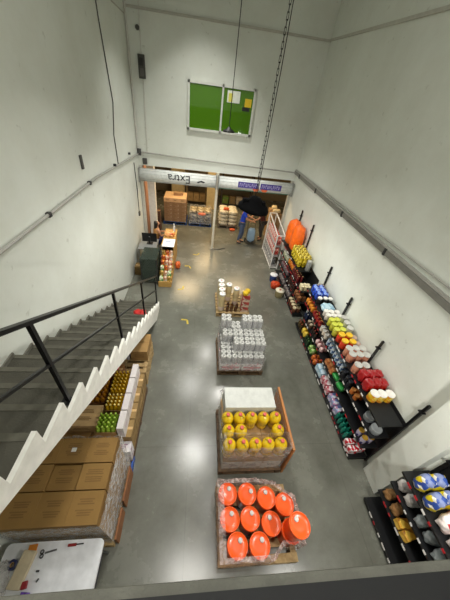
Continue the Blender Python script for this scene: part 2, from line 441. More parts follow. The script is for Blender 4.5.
for x0, x1, n in ((1.34, 1.98, 9), (2.14, 2.8, 10)):
    for k in range(n):
        x = x0+(x1-x0)*(k+.5)/n-c2; ww = (x1-x0)/n*.32
        g.box(x-ww, x-ww*.4, -.258, -.253, -.03, .085)
        if k % 3 != 1: g.box(x-ww, x+ww, -.258, -.253, -.03 if k % 2 else .05, .0 if k % 2 else .085)
        if k % 3 != 2: g.box(x+ww*.4, x+ww, -.258, -.253, .0, .07)
g.build('banner_letters', lil, s2)
g = MB()
for x in (1.96, 2.26): g.prism([(x-.13-c2, -.08), (x-.06-c2, -.16), (x+.07-c2, -.15), (x+.12-c2, -.09), (x+.03-c2, -.05)], -.25, -.235, 'y')
g.build('banner_emblem', M('#d9683c', .6), s2)
# mullion between the two shutters
t = thing('shutter_post', 'white upright post between the two roller shutters', 'post', (.58, YB-.05, 0))
MB().tube((0, 0, 0), (0, 0, 2.9), .05, seg=14).build('tube', M('#d8d2c0', .5), t)
MB().box(-.09, .09, -.09, .09, 0, .02).build('foot_plate', M('#8f8b80', .5), t)
MB().path([(.02, -.03, .02), (.25, -.08, .015), (.55, .1, .015)], .018).build('chain_hook', M('#4b4a46', .5), t)
# vertical guide rails
for nm, x in (('left', XL+.06), ('right', XR-.05)):
    tag(MB().box(x-.05, x+.05, YB-.04, YB+.06, 0, 2.9).build('shutter_rail', M('#bdbbb0', .5)), f'vertical shutter guide rail at the {nm} end of the doorway', 'rail')
# cable boxes on left wall end
t = thing('wall_socket', 'small dark switch with cable on left wall near the doorway', 'switch', (XL, 8.9, 1.5))
MB().box(0, .05, -.05, .05, -.07, .07).build('plate', M('#55524b', .5), t); MB().path([(.02, 0, .07), (.02, .05, .8), (.02, -.02, 1.6)], .012).build('cable', dark, t)

# ------------------------------------------------------------------ staircase along the left wall
XS = -1.03
y0, z0 = 5.66, .22; RUN, RISE = .302, .179
tread = M('#47453b', .7, var=.12, scale=7, bump=.15)
stair = thing('staircase', 'concrete staircase with white saw-toothed side climbing the left wall', 'staircase', (0, 0, 0))
pts = []; n = 19
for k in range(n):
    y = y0-k*RUN; z = z0+k*RISE
    if k: pass
    pts.append((y, z-RISE if k else 0)); pts.append((y, z))
    pts_last = (y-RUN, z)
ytop = y0-n*RUN; ztop = z0+(n-1)*RISE
poly = pts+[(ytop, ztop), (ytop, 3.375), (5.17, 0.0)]
b = MB(); b.prism(poly, XL+.001, XS-.035); b.build('step_flight', tread, stair)
# white stringer face with the saw-tooth outline
poly2 = [(y0+.012, 0)]
for k in range(n):
    y = y0-k*RUN; z = z0+k*RISE
    poly2 += [(y+.012, z-RISE+.014 if k else 0.001), (y+.012, z+.014)]
poly2 += [(ytop, ztop+.014), (ytop, 3.365), (5.155, 0.0)]
b = MB(); b.prism(poly2[1:], XS-.035, XS); b.build('stringer', M('#e8e7e0', .6), stair)
# wall skirting with the same saw-tooth
poly3 = []
for k in range(n):
    y = y0-k*RUN; z = z0+k*RISE
    poly3 += [(y, z+.004-(RISE if k else z0)), (y, z+.004)]
b = MB()
for k in range(n):
    y = y0-k*RUN; z = z0+k*RISE
    b.box(XL+.001, XL+.02, y-RUN, y, z+.0005, z+.05)
b.build('skirting', M('#6c6a60', .7), stair)
b = MB()
for k in range(n):
    y = y0-k*RUN; z = z0+k*RISE
    b.box(XL+.021, XS-.036, y-.05, y+.004, z+.0005, z+.006)
b.build('step_nosing', M('#57554a', .7, var=.2), stair)
rail = thing('stair_railing', 'black steel railing along the open side of the staircase', 'railing', (XS-.06, y0, z0))
def sl(y): return z0+(y0-y)*RISE/RUN
for y in (5.66, 4.22, 2.76, 1.3):
    k = int((y0-y)/RUN+.001); zt = z0+k*RISE
    b = MB(); b.box(-.016, .016, y-y0-.046, y-y0-.014, zt-z0+.0005, sl(y)-z0+.885); b.box(-.05, .05, y-y0-.08, y-y0-.002, zt-z0+.0005, zt-z0+.012); b.build('post', blackm, rail)
MB().bar((0, .0, .88), (0, -5.2, .88+5.2*RISE/RUN), .042, .03).build('handrail', blackm, rail)
MB().bar((0, -.05, .46), (0, -5.2, .46+5.15*RISE/RUN), .024, .024).build('mid_rail', blackm, rail)
MB().bar((0, -.02, .88), (0, .1, .86), .05, .035).build('rail_end', blackm, rail)
# red cloth bag left on a step
k = 4; t = tag(MB().pillow(.26, .2, .13, seed=3, wr=.14).build('red_bag', M('#c4211d', .5, bump=.4, bscale=20), loc=(XS-.2, y0-k*RUN-.14, z0+k*RISE+.001)), 'small crumpled red bag lying on a stair step', 'bag')

# ------------------------------------------------------------------ pallets
def pallet(name, label, loc, w, d, rotz=0, mat=WOOD, h=.14, group=None, lab2=None):
    t = thing(name, label, 'pallet', loc, rotz, group)
    nb = 7 if d > .9 else 6
    bw = .095
    for k in range(nb):
        y = -d/2+bw/2+(d-bw)*k/(nb-1)
        MB().box(-w/2, w/2, y-bw/2, y+bw/2, h-.022, h, .003).build('deck_board', mat, t)
    for k in range(3):
        x = -w/2+.045+(w-.09)*k/2
        MB().box(x-.04, x+.04, -d/2, d/2, .02, h-.022).build('stringer', mat, t)
    for k in range(3):
        y = -d/2+bw/2+(d-bw)*k/2
        MB().box(-w/2, w/2, y-bw/2, y+bw/2, 0, .0195).build('bottom_board', mat, t)
    return t

def carton(name, w, d, h, label, cat, mat=CARD, marks=2, tape=True, seed=0, topmarks=True, loc=(0, 0, 0), rotz=0, group=None, ink=INK):
    """carton with seam, flap tape and printed lines, base at origin"""
    rnd = random.Random(seed)
    t = thing(name, label, cat, loc, rotz, group)
    b = MB(); b.box(-w/2, w/2, -d/2, d/2, 0, h, .003)
    b.mat(1)
    if topmarks:
        for k in range(marks):
            y = -d*.3+d*.6*(k+.5)/marks+rnd.uniform(-.01, .01)
            for q in range(3):
                ww = w*rnd.uniform(.18, .3); b.box(-ww, ww, y-.02+q*.022, y-.008+q*.022, h, h+.0012)
    for s in (-1, 1):
        for q in range(3):
            ww = w*rnd.uniform(.12, .3); zz = h*(.35+.13*q)
            b.box(-ww, ww, s*(d/2)-.001, s*(d/2)+.001, zz, zz+h*.05)
            dd = d*rnd.uniform(.12, .3)
            b.box(s*w/2-.001, s*w/2+.001, -dd, dd, zz, zz+h*.05)
    b.build('box_body', [mat, ink], t)
    if tape is None: pass
    elif tape:
        MB().box(-w/2+.004, w/2-.004, -.022, .022, h-.0005, h+.0016).build('tape', M('#c9a876', .3), t)
    else:
        MB().box(-w/2+.004, w/2-.004, -.0025, .0025, h-.0005, h+.0012).build('flap_seam', CARDD, t)
    return t
def film(name, label, x0, x1, y0, y1, z0, z1, mat=FILM, seed=0, top=True, nx=14, poly=None, inset=.93):
    """stretch film wrapped round a load: wrinkled sheet standing off the load"""
    rnd = random.Random(seed)
    b = MB(); bm = b.bm
    loop = []
    def side(a, c, n):
        for k in range(n): loop.append((a[0]+(c[0]-a[0])*k/n, a[1]+(c[1]-a[1])*k/n))
    poly = poly or [(x0, y0), (x1, y0), (x1, y1), (x0, y1)]
    for a, c in zip(poly, poly[1:]+poly[:1]): side(a, c, nx)
    nz = 7; rings = []
    cx, cy = sum(p[0] for p in poly)/len(poly), sum(p[1] for p in poly)/len(poly)
    for j in range(nz+1):
        r = []
        for (x, y) in loop:
            q = 1+rnd.uniform(0, .012)
            r.append(bm.verts.new((cx+(x-cx)*q, cy+(y-cy)*q, z0+(z1-z0)*j/nz+(rnd.uniform(-.02, .05) if j == nz else 0))))
        rings.append(r)
    if top:
        r = [bm.verts.new((cx+(x-cx)*inset, cy+(y-cy)*inset, z1+rnd.uniform(.008, .03))) for (x, y) in loop]; rings.append(r)
    L = len(loop)
    for a, c in zip(rings, rings[1:]):
        for k in range(L):
            f = bm.faces.new((a[k], a[(k+1) % L], c[(k+1) % L], c[k])); f.smooth = False
    return tag(b.build(name, mat), label, 'film')

# ---- big carton load in the lower left
px0, px1, py0, py1 = -2.03, -.97, .66, 1.6
pallet('wooden_pallet', 'wooden pallet under the shrink-wrapped brown carton load', (-1.5, 1.13, 0), 1.1, 1.0, mat=WOOD)
t = tag(MB().box(-.93, -.9, 1.1, 1.72, 0, .13, .006).build('blue_skid', BLUEP), 'blue plastic skid lying along the aisle side of carton pallet', 'skid')
zc = .141; lh = .255
for lay in range(4):
    top = lay == 3
    zz = zc+lay*(lh+.001)
    # pinwheel of nine cartons
    spec = [(-1.85, .83, .34, .32, 0), (-1.5, .83, .34, .32, 0), (-1.15, .83, .34, .32, 0),
            (-1.85, 1.14, .34, .28, 0), (-1.5, 1.14, .325, .27, 0), (-1.15, 1.14, .34, .28, 0),
            (-1.85, 1.44, .34, .3, 0), (-1.5, 1.44, .34, .3, 0), (-1.15, 1.44, .34, .3, 0)]
    nm = ['near wall corner', 'near edge middle', 'near aisle corner', 'wall-side middle', 'centre', 'aisle-side middle', 'far wall corner', 'far edge middle', 'far aisle corner']
    for i, (x, y, w, d, r) in enumerate(spec):
        if top:
            lb = f'brown printed carton at {nm[i]} of shrink-wrapped stack top'
            gp = 'cartons on the top layer of the big load'
        else:
            lb = 'brown carton in the lower layers of the shrink-wrapped stack'; gp = 'cartons in the lower layers of the big load'
        odd = (i % 2)
        c = carton('carton', w+.008, d-.002, lh-(.02 if top and i == 4 else 0), lb, 'box', marks=2, tape=None if top else False, seed=lay*10+i, loc=(x, y, zz), group=gp)
        if top and i == 7: MB().box(-.03, .03, -.02, .03, lh+.002, lh+.0035).build('label', white, c, label='small white label')
ztopc = zc+4*(lh+.001)
film('stretch_film', 'wrinkled clear stretch film around the big brown carton stack', px0-.003, px1+.03, py0-.005, py1+.01, .12, ztopc-.0, GL('#ffffff', .15, .66, 'film'), seed=2, top=False, nx=22)
# loose wooden boards against the stack
for k, (x, ya, yb) in enumerate(((-.91, .66, 1.0), (-.9, 1.06, 1.5))):
    tag(MB().box(x-.012, x+.012, ya, yb, 0, .3+.05*k, .003).build('loose_board', wood_mat('#7a4a2c', '#9a6a42', f'reddish_board_{k}')),
        ('near' if k == 0 else 'far')+' loose reddish board standing against the carton stack', 'board', 'loose boards by the carton stack')

# ---- white folding table at the lower left
tb = thing('folding_table', 'white plastic folding table beside the brown carton stack', 'table', (-1.48, .33, 0))
b = MB(); poly = []
hw, hd, rr = .53, .29, .05
for cx, cy, a0 in ((hw-rr, hd-rr, 0), (-hw+rr, hd-rr, 90), (-hw+rr, -hd+rr, 180), (hw-rr, -hd+rr, 270)):
    for q in range(5): a = math.radians(a0+q*22.5); poly.append((cx+rr*math.cos(a), cy+rr*math.sin(a)))
b.prism(poly, .70, .74, 'z'); b.build('tabletop', M('#e4e6ea', .35), tb)
for sx in (-1, 1):
    for sy in (-1, 1): MB().tube((sx*.45, sy*.24, 0), (sx*.45, sy*.2, .7), .014).build('leg', M('#3c3d40', .4, .5), tb)
    MB().tube((sx*.45, -.21, .3), (sx*.45, .21, .3), .01).build('brace', M('#3c3d40', .4, .5), tb)
    MB().bar((sx*.45, .2, .45), (sx*.2, .1, .7), .012).build('brace', M('#3c3d40', .4, .5), tb)
zt = .741
def on(name, label, cat, b, mats, loc, rz=0): return tag(b.build(name, mats, None, (loc[0], loc[1], zt), (0, 0, rz)), label, cat)
on('paper_pack', 'beige paper pack lying on the white folding table', 'pack', MB().box(-.07, .07, -.15, .15, 0, .045, .012), M('#cfc0a2', .7, bump=.4, bscale=15), (-1.74, .40, 0), -.12)
on('clear_bag', 'crumpled clear plastic bag on the left of folding table', 'bag', MB().pillow(.15, .3, .05, seed=9, wr=.15), FILM, (-1.92, .33, 0), .3)
t = thing('tape_roll', 'dark blue tape roll on the left of folding table', 'tape', (-1.86, .44, zt)); MB().lathe([(.022, 0), (.045, 0), (.045, .04), (.022, .04), (.022, 0)], cap=False).build('roll', M('#1f2550', .4), t); MB().lathe([(.016, .001), (.021, .001), (.021, .039), (.016, .039), (.016, .001)], cap=False).build('core', M('#a48352', .7), t)
t = thing('scissors', 'dark scissors with round handles on the white folding table', 'scissors', (-1.57, .52, zt), .2)
b = MB(); b.box(0, .12, -.008, .008, .002, .008); b.build('blade', M('#777777', .3, .8), t)
for s in (-1, 1): MB().lathe([(.012, 0), (.02, 0), (.02, .012), (.012, .012), (.012, 0)], o=(-.03, s*.018, 0), cap=False).build('handle', dark, t)
t = thing('screwdriver', 'red and black screwdriver near the far edge of folding table', 'screwdriver', (-1.27, .575, zt), .05)
MB().tube((-.07, 0, .014), (.02, 0, .014), .014).build('handle', M('#8c1c1c', .4), t); MB().tube((.0201, 0, .014), (.1, 0, .014), .006).build('shaft', dark, t)
on('red_box', 'small dark red box on the white folding table', 'box', MB().box(-.025, .025, -.03, .03, 0, .04, .004), M('#8f1a22', .5), (-1.66, .28, 0), .2)
on('purple_box', 'small purple box at the near side of folding table', 'box', MB().box(-.04, .04, -.03, .03, 0, .05, .004), PR(['#4a2a86', '#6a3fb0', '#2b174f'], 30), (-1.62, .20, 0), -.1)
on('orange_card', 'folded orange card at the far end of folding table', 'card', MB().box(-.045, .045, -.03, .03, 0, .012, .003), M('#d9862c', .6), (-1.72, .57, 0), .1)
for k, (x, y) in enumerate(((-1.58, .38), (-1.55, .31))):
    on('screw_piece', ('far' if k == 0 else 'near')+' small dark metal piece beside the beige paper pack', 'fitting', MB().tube((-.015, 0, .008), (.015, 0, .008), .008), dark, (x, y, 0), k)

# ---- goods under the stairs
pallet('wooden_pallet', 'wooden pallet under the oil trays and white cartons below stairs', (-1.45, 2.33, 0), 1.08, 1.38, mat=WOODD)
pal2 = .141
ws, wz = M('#dcd6d4', .6), .24
WPR = PR(['#e3dfe0', '#e3dfe0', '#e6e2e2', '#dcd6dc', '#b79fc0'], 9)
i = 0
for lay in range(2):
    for k, y in enumerate((1.96, 2.26, 2.56, 2.86)):
        carton('carton', .2, .285, wz-.001, f'tan carton, {["lower", "upper"][lay]} row, {["nearest the viewer", "second from the viewer", "third from the viewer", "farthest from viewer"][k]}, under white cartons below stairs', 'box', mat=M('#94794c', .85), marks=1, tape=True, seed=i, loc=(-1.02+random.uniform(-.006, .006), y, pal2+lay*wz), group='tan cartons below the stairs'); i += 1
for k, y in enumerate((1.96, 2.26, 2.56, 2.86)):
    carton('white_carton', .1, .283, .3, f'narrow white carton, {["nearest the viewer", "second from the viewer", "third from the viewer", "farthest from viewer"][k]}, beside bottle trays below stairs', 'box', mat=ws, marks=1, tape=None, topmarks=False, seed=i, loc=(-1.055, y, pal2+2*wz), group='white cartons below the stairs', ink=M('#b9a3b4', .6)); i += 1
for k in range(2):
    carton('printed_carton', .26, .16, .17, f'white and purple printed carton, {["lower", "upper"][k]} one at the near end below the stairs', 'box', mat=WPR, marks=1, tape=None, seed=40+k, loc=(-1.05, 1.73, .1405+.171*k), rotz=.05*k, group='printed cartons below the stairs', ink=M('#8d5a78', .6))
# brown cartons carrying the bottle trays
for lay in range(2):
    for a, (x, y, w, d) in enumerate(((-1.76, 2.02, .42, .5), (-1.335, 2.02, .41, .5), (-1.76, 2.6, .42, .62), (-1.335, 2.6, .41, .62))):
        carton('carton', w-.004, d-.006, .239, f'brown carton in {["lower", "upper"][lay]} row under the {["tan box", "green bottle tray", "amber bottle tray", "golden bottle tray"][a]}', 'box', mat=KRAFT if lay else CARDD, marks=1, tape=False, seed=70+a+lay*4, loc=(x, y, pal2+lay*.24), group='brown cartons below the stairs')
zT = pal2+.481
carton('tan_carton', .5, .34, .2, 'pale tan carton with printed top between trays below stairs', 'box', mat=TAN, marks=2, tape=True, seed=91, loc=(-1.68, 2.08, zT), rotz=-.02)
def tray(name, label, x, y, z, w, d, h, mat):
    t = thing(name, label, 'tray', (x, y, z))
    b = MB(); b.box(-w/2, w/2, -d/2, d/2, 0, .008); b.box(-w/2, -w/2+.008, -d/2, d/2, .008, h); b.box(w/2-.008, w/2, -d/2, d/2, .008, h)
    b.box(-w/2+.008, w/2-.008, -d/2, -d/2+.008, .008, h); b.box(-w/2+.008, w/2-.008, d/2-.008, d/2, .008, h)
    b.build('tray_wall', mat, t); return t
def bottle(name, label, cat, r, h, body, cap, capr=.38, lab=None, sh=.62):
    t = thing(name, label, cat)
    MB().lathe([(r*.9, 0), (r, .01), (r, h*sh), (r*.85, h*(sh+.1)), (r*capr, h*(sh+.24)), (r*capr, h*.9)], seg=14).build('bottle_body', body, t)
    MB().lathe([(r*capr*1.25, h*.9), (r*capr*1.25, h*.985), (r*capr*1.1, h), (0, h)], seg=12).build('cap', cap, t)
    if lab: MB().lathe([(r*1.012, h*.15), (r*1.012, h*.5)], seg=14, cap=False).build('label', lab, t)
    return t
amber = M('#a9721d', .12, coat=.5); gold = M('#c59a1c', .12, coat=.5); yel = M('#dab71c', .1, coat=.5, var=.15); grn = M('#8fb03a', .15, coat=.4)
def fill(trayname, label, desc, group, x, y, z, w, d, nx, ny, r, h, body, cap, thm):
    tray('carton_tray', label, x, y, z, w, d, h*.55, thm)
    pr = bottle('oil_bottle', desc, 'bottle', r, h, body, cap)
    used = []
    for i, xx in enumerate(span(-w/2+.012, w/2-.012, nx)):
        for j, yy in enumerate(span(-d/2+.012, d/2-.012, ny)):
            pl = ''
            pos = ('aisle-side' if i == nx-1 else 'wall-side' if i == 0 else f'{["", "second", "third", "fourth", "fifth"][i]}')
            place(pr, used, (x+xx, y+yy, z+.009), random.uniform(0, 6), f'{desc}, {pos} file, {ORD[j]}', group)
fill('t', 'cardboard tray of amber oil bottles partly under the stairs', 'amber bottle in wall-side tray', 'amber bottles in the tray', -1.66, 2.62, zT, .44, .6, 5, 7, .036, .25, amber, M('#8c5a1c', .4), CARDD)
fill('t', 'cardboard tray of golden oil bottles beside white cartons', 'golden bottle in far aisle-side tray', 'golden bottles in the tray', -1.27, 2.68, zT, .28, .44, 4, 6, .031, .27, gold, M('#d9b63a', .35), KRAFT)
fill('t', 'second cardboard tray of golden oil bottles with bright caps', 'bright-capped golden bottle in middle tray', 'golden bottles with bright caps', -1.27, 2.31, zT, .28, .27, 4, 4, .031, .27, gold, M('#f2dd7a', .3), KRAFT)
fill('t', 'cardboard tray of green bottles at near end below stairs', 'green bottle in near tray', 'green bottles in the tray', -1.3, 1.98, zT, .32, .3, 4, 4, .036, .24, grn, M('#a8c74a', .4), KRAFT)
tag(MB().pillow(.12, .1, .09, seed=4, wr=.12).build('red_packet', PR(['#d4231c', '#e8e0d8', '#d4231c'], 25), loc=(-1.46, 3.06, .69)), 'crumpled red and white packet behind the amber bottle tray', 'packet')
carton('carton', .34, .22, .55, 'plain brown carton standing behind the amber bottle tray', 'box', mat=CARDD, tape=True, seed=5, loc=(-1.5, 3.05, .1405), marks=1)
# empty pallets further back
for k in range(3):
    pallet('wooden_pallet', f'{["bottom", "middle", "top"][k]} empty pine pallet of the stack below the stairs', (-1.42, 3.58, .1405*k), .96, .84, group='empty pallets below the stairs')
carton('carton', .34, .5, .28, 'plain brown carton on the empty pallets below the stairs', 'box', mat=KRAFT, tape=False, seed=15, loc=(-1.12, 3.72, .4225), marks=1)
pb = bottle('water_bottle', 'x', 'bottle', .035, .25, GL('#e8e9f2', .1, .45), M('#c84a62', .4)); used = []
for i in range(3):
    for j in range(5):
        place(pb, used, (-1.52+.078*i, 3.5+.078*j, .4225), 0, f'clear bottle with pink cap on empty pallets, {["wall-side", "middle", "aisle-side"][i]} file, {ORD[j]}', 'clear bottles on the empty pallets')

# ------------------------------------------------------------------ pails on their pallet
pallet('wooden_pallet', 'wooden pallet under the orange pails', (1.02, .79, 0), 1.12, .9, mat=WOOD)
ORG = M('#ff5412', .3, var=.03, coat=.3); ORGL = M('#ff5f18', .28, var=.03, coat=.3)
def pail(label):
    t = thing('pail', label, 'pail')
    b = MB(); b.lathe([(.115, 0), (.118, .006), (.13, .30), (.136, .302), (.136, .312), (.13, .315), (.131, .345), (.0, .345)], seg=32); b.build('pail_body', ORG, t)
    MB().lathe([(.138, .338), (.1395, .352), (.137, .366), (.13, .368), (.124, .358), (.12, .354), (.06, .356), (0, .356)], seg=32).build('lid', ORGL, t)
    MB().lathe([(.03, .355), (.03, .372), (.026, .376), (0, .376)], o=(-.055, .03, 0), seg=18).build('spout_cap', M('#d3cfca', .35), t, label='pale grey spout cap')
    return t
pz = .1405
posn = [(.69, .50, 'near row, left'), (.985, .49, 'near row, middle'),
        (.61, .77, 'second row, leftmost'), (.895, .765, 'second row, second from left'), (1.185, .70, 'second row, third from left'), (1.47-.02, .61, 'under the raised pail at right'),
        (.60, 1.055, 'far row, leftmost'), (.89, 1.045, 'far row, second from left'), (1.168, .99, 'far row, third from left'), (1.425, .905, 'far row, rightmost')]
pp_ = pail('x'); used = []
for x, y, l in posn:
    place(pp_, used, (x, y, pz), random.uniform(-2.2, .6), f'orange lidded pail on wrapped pallet, {l}', 'orange pails')
place(pp_, used, (1.45, .61, pz+.377), -.6, 'orange lidded pail sitting highest at the right of the pallet', 'orange pails')
film('stretch_film', 'clear pinkish stretch film round the orange pails', .45, 1.6, .345, 1.215, .1, .55, FILMP, seed=5, top=True, nx=12, poly=[(.45, .335), (1.14, .335), (1.31, .48), (1.6, .46), (1.6, .8), (1.57, .98), (1.3, 1.17), (1.0, 1.22), (.45, 1.22)], inset=.88)

# ------------------------------------------------------------------ oil jug pallet
pallet('wooden_pallet', 'dark wooden pallet under the yellow oil jugs', (1.05, 1.98, 0), 1.08, 1.08, mat=WOODD)
OB = PR(['#cfc8bd', '#d9d3c8', '#d9d3c8', '#b9a78d'], 7, .7)
for lay in range(2):
    for i, x in enumerate((.72, 1.05, 1.38)):
        for j, y in enumerate((1.65, 1.98, 2.31)):
            carton('printed_carton', .325, .325, .279 if lay == 0 else .199, f'pale printed carton under oil jugs, {["lower", "upper"][lay]} layer, {["left", "middle", "right"][i]} file, {["near", "middle", "far"][j]} row', 'box', mat=OB if not lay else M('#a8875a', .8), tape=False, seed=200+lay*9+i*3+j, marks=1, loc=(x, y, .1405+lay*.28), group='cartons under the oil jugs', ink=M('#8a7e70', .8))
zj = .6215
for k, x in enumerate((.80, 1.23)):
    carton('white_carton', .437, .375, .37, f'{["left", "right"][k]} plain white carton behind the yellow oil jugs', 'box', mat=M('#c9cbc6', .6), topmarks=False, tape=None, loc=(x, 2.295, zj), seed=3+k, group='white cartons behind the jugs', ink=M('#dcdcd8', .6))
def jug(label):
    t = thing('oil_jug', label, 'jug')
    MB().lathe([(.085, 0), (.099, .012), (.1, .1), (.093, .115), (.1, .13), (.1, .25), (.088, .29), (.052, .32), (.026, .33), (.026, .342)], seg=20).build('jug_body', yel, t)
    MB().lathe([(.03, .335), (.03, .36), (.027, .363), (0, .363)], seg=16).build('cap', M('#cf5a52', .4), t)
    b = MB(); b.path([(.03, 0, .332), (.06, 0, .33), (.078, 0, .295)], .009); b.build('handle', M('#c9b12a', .3), t)
    return t
jg = jug('x'); used = []
X5 = (.62, .825, 1.03, 1.235, 1.44)
nmx = ['leftmost', 'second from left', 'middle', 'second from right', 'rightmost']
for i, x in enumerate(X5): place(jg, used, (x, 2.0, zj), random.uniform(0, 6), f'yellow oil jug with red cap, far row, {nmx[i]}', 'yellow oil jugs')
for i in (0, 1, 4): place(jg, used, (X5[i], 1.79, zj), random.uniform(0, 6), f'yellow oil jug with red cap, middle row, {nmx[i]}', 'yellow oil jugs')
for i, x in enumerate(X5): place(jg, used, (x, 1.58, zj), random.uniform(0, 6), f'yellow oil jug with red cap, near row, {nmx[i]}', 'yellow oil jugs')
tag(MB().box(-.018, .018, -.53, .53, 0, .99, .004).build('plywood_board', M('#b27540', .7, var=.1, scale=4), loc=(1.63, 1.97, 0), rot=(0, -.045, 0)), 'tall brown board standing along right side of oil jug pallet', 'board')
film('stretch_film', 'clear stretch film round the yellow oil jugs', .535, 1.565, 1.475, 2.49, .12, .93, FILM, seed=8, top=False)
film('film_skirt', 'loose clear film bunched over the near oil jugs', .53, 1.57, 1.465, 1.69, .64, .99, GL('#f4f2f0', .12, .88, 'film'), seed=18, top=True)

# ------------------------------------------------------------------ toilet paper pallet
pallet('wooden_pallet', 'dark wooden pallet under the toilet paper stack', (1.1, 3.93, 0), 1.06, 1.02, mat=WOODD)
TP = M('#bfbfbb', .85, var=.03); FC = GL('#f4f4f6', .15, .84)
BALE = PR(['#e6e4e4', '#ecebeb', '#e6e4e4', '#c9c6c8', '#d79aa2'], 22, .3)
def bale(label):
    t = thing('paper_bale', label, 'paper bale')
    MB().box(-.245, .245, -.12, .12, 0, .24, .03).build('bale_body', BALE, t)
    MB().box(-.2, .2, -.1215, -.1195, .09, .15).build('printed_band', M('#cf8a92', .5), t)
    return t
bl = bale('x'); used = []
for i, x in enumerate((.85, 1.35)):
    for j, y in enumerate((3.56, 3.81, 4.06, 4.31)):
        place(bl, used, (x, y, .1405), 0, f'wrapped paper bale, bottom layer, {["left", "right"][i]} side, {["nearest", "second", "third", "farthest"][j]} row', 'paper bales in the bottom layer')
def rollpack(label):
    t = thing('toilet_roll_pack', label, 'toilet paper')
    for sx in (-1, 1):
        for sy in (-1, 1):
            MB().lathe([(.026, 0), (.056, 0), (.058, .004), (.058, .215), (.056, .22), (.026, .22), (.026, 0)], o=(sx*.0585, sy*.0585, .002), seg=16, cap=False).build('toilet_roll', TP, t)
            MB().lathe([(.0255, .01), (.0255, .17), (0, .17)], o=(sx*.0585, sy*.0585, .002), seg=12).build('core', M('#4d4033', .9), t)  # core closed by a dark plug standing in for shade inside the hole
    b = MB(); q = .1185
    for a_ in ((-q, q, -q-.001, -q), (-q, q, q, q+.001), (-q-.001, -q, -q, q), (q, q+.001, -q, q)): b.box(*a_, .002, .2)
    b.build('film_wrap', FC, t)
    return t
rp = rollpack('x'); used = []
XX = (.735, .98, 1.225, 1.47); YY = (3.56, 3.81, 4.06, 4.31)
for lay in range(2):
    for i, x in enumerate(XX):
        for j, y in enumerate(YY):
            if lay == 1 and (j == 0 or (i == 0 and j == 1)): continue
            ox = (.05 if lay == 1 and j < 3 else 0); oy = -.06 if lay == 1 else 0
            hz = .003 if lay == 0 else random.choice((.003, .003, .003))
            place(rp, used, (x+ox*.6+random.uniform(-.003, .003), y+oy, .382+lay*.2265), 0, f'toilet roll pack, {["middle", "top"][lay]} layer, {["leftmost", "second", "third", "rightmost"][i]} file, {["nearest", "second", "third", "farthest"][j]} row', 'toilet roll packs on the pallet')
for k, (i, j) in enumerate(((0, 3), (2, 3), (3, 3))):
    place(rp, used, (XX[i], YY[j]-.06, .382+2*.2265), 0, f'toilet roll pack standing highest on the far edge, {["left", "middle", "right"][k]} one', 'toilet roll packs on the pallet')
film('stretch_film', 'clear stretch film round the toilet paper stack', .595, 1.605, 3.43, 4.44, .12, .62, FILM, seed=28, top=False)

# ------------------------------------------------------------------ small pallet with canisters
pallet('wooden_pallet', 'pine pallet under the white-lidded canisters', (1.1, 5.88, 0), .98, .96)
BEI = M('#cdb98a', .35, var=.06)
def canister(label, h=.62):
    t = thing('canister', label, 'canister')
    MB().lathe([(.082, 0), (.088, .01), (.088, h*.45), (.082, h*.47), (.088, h*.5), (.088, h*.9), (.07, h*.96)], seg=18).build('canister_body', BEI, t)
    MB().lathe([(.09, h*.93), (.09, h), (.084, h+.008), (0, h+.008)], seg=18).build('lid', M('#f0efea', .45), t)
    MB().lathe([(.0885, h*.1), (.0885, h*.3)], seg=18, cap=False).build('label_band', M('#d8c3b3', .5), t)
    MB().box(-.018, .018, -.018, .018, h+.008, h+.012).build('mark', M('#c2404c', .5), t)
    return t
cn = canister('x'); used = []
for x, y, l in ((.74, 5.52, 'front left'), (.74, 5.73, 'second in left file'), (.74, 5.94, 'third in left file'), (.74, 6.15, 'last in left file'), (.97, 5.98, 'middle one'), (1.17, 5.8, 'right one')):
    place(cn, used, (x, y, .1405), 0, f'beige white-lidded canister on pallet, {l}', 'white-lidded canisters')
RW = PR(['#a52a2c', '#dcc8b0', '#b9463f', '#e2d3c0'], 10, .6)
for k in range(3):
    carton('printed_carton', .2, .3, .19, f'red and cream carton at right of canister pallet, {["bottom", "middle", "top"][k]} of three', 'box', mat=RW, tape=False, seed=300+k, loc=(1.43, 5.62, .1405+k*.191), group='red and cream cartons', ink=M('#7d1e20', .7), marks=1)
for k, (x, y) in enumerate(((1.39, 5.56), (1.46, 5.66))):
    tag(MB().pillow(.15, .16, .12, seed=30+k).build('yellow_packet', M('#e8c022', .35, bump=.4, bscale=20), loc=(x, y, .714+.0), rot=(0, 0, k)), ['near', 'far'][k]+' yellow packet on top of the red and cream cartons', 'packet', 'yellow packets')
bj = bottle('brown_jar', 'x', 'jar', .045, .2, M('#5a3a20', .2, coat=.3), M('#3a2516', .4)); used = []
for k, (x, y) in enumerate(((.93, 5.5), (1.05, 5.5), (1.17, 5.5), (.96, 5.66), (1.08, 5.64), (1.22, 5.62))):
    place(bj, used, (x, y, .1405), k, f'small brown jar between the canisters, {["near row left", "near row middle", "near row right", "back row left", "back row middle", "back row right"][k]}', 'small brown jars')

# ------------------------------------------------------------------ yellow floor marks
for k, (x, y, r) in enumerate(((-.42, 6.64, .9), (-.02, 8.92, .4), (-.29, 8.07, 2.6), (-.21, 5.2, 2.4))):
    b = MB()
    for s in (-1, 1): b.bar((-.0, 0, .0012), (.13*s, .1, .0012), .05, .002)
    tag(b.build('floor_arrow', M('#c9b23c', .6, var=.25, scale=20), None, (x, y, 0), (0, 0, r)), f'worn yellow arrow mark on floor, {["third from doorway", "closest to doorway", "second from doorway", "farthest from doorway"][k]}', 'floor mark', 'yellow floor marks')

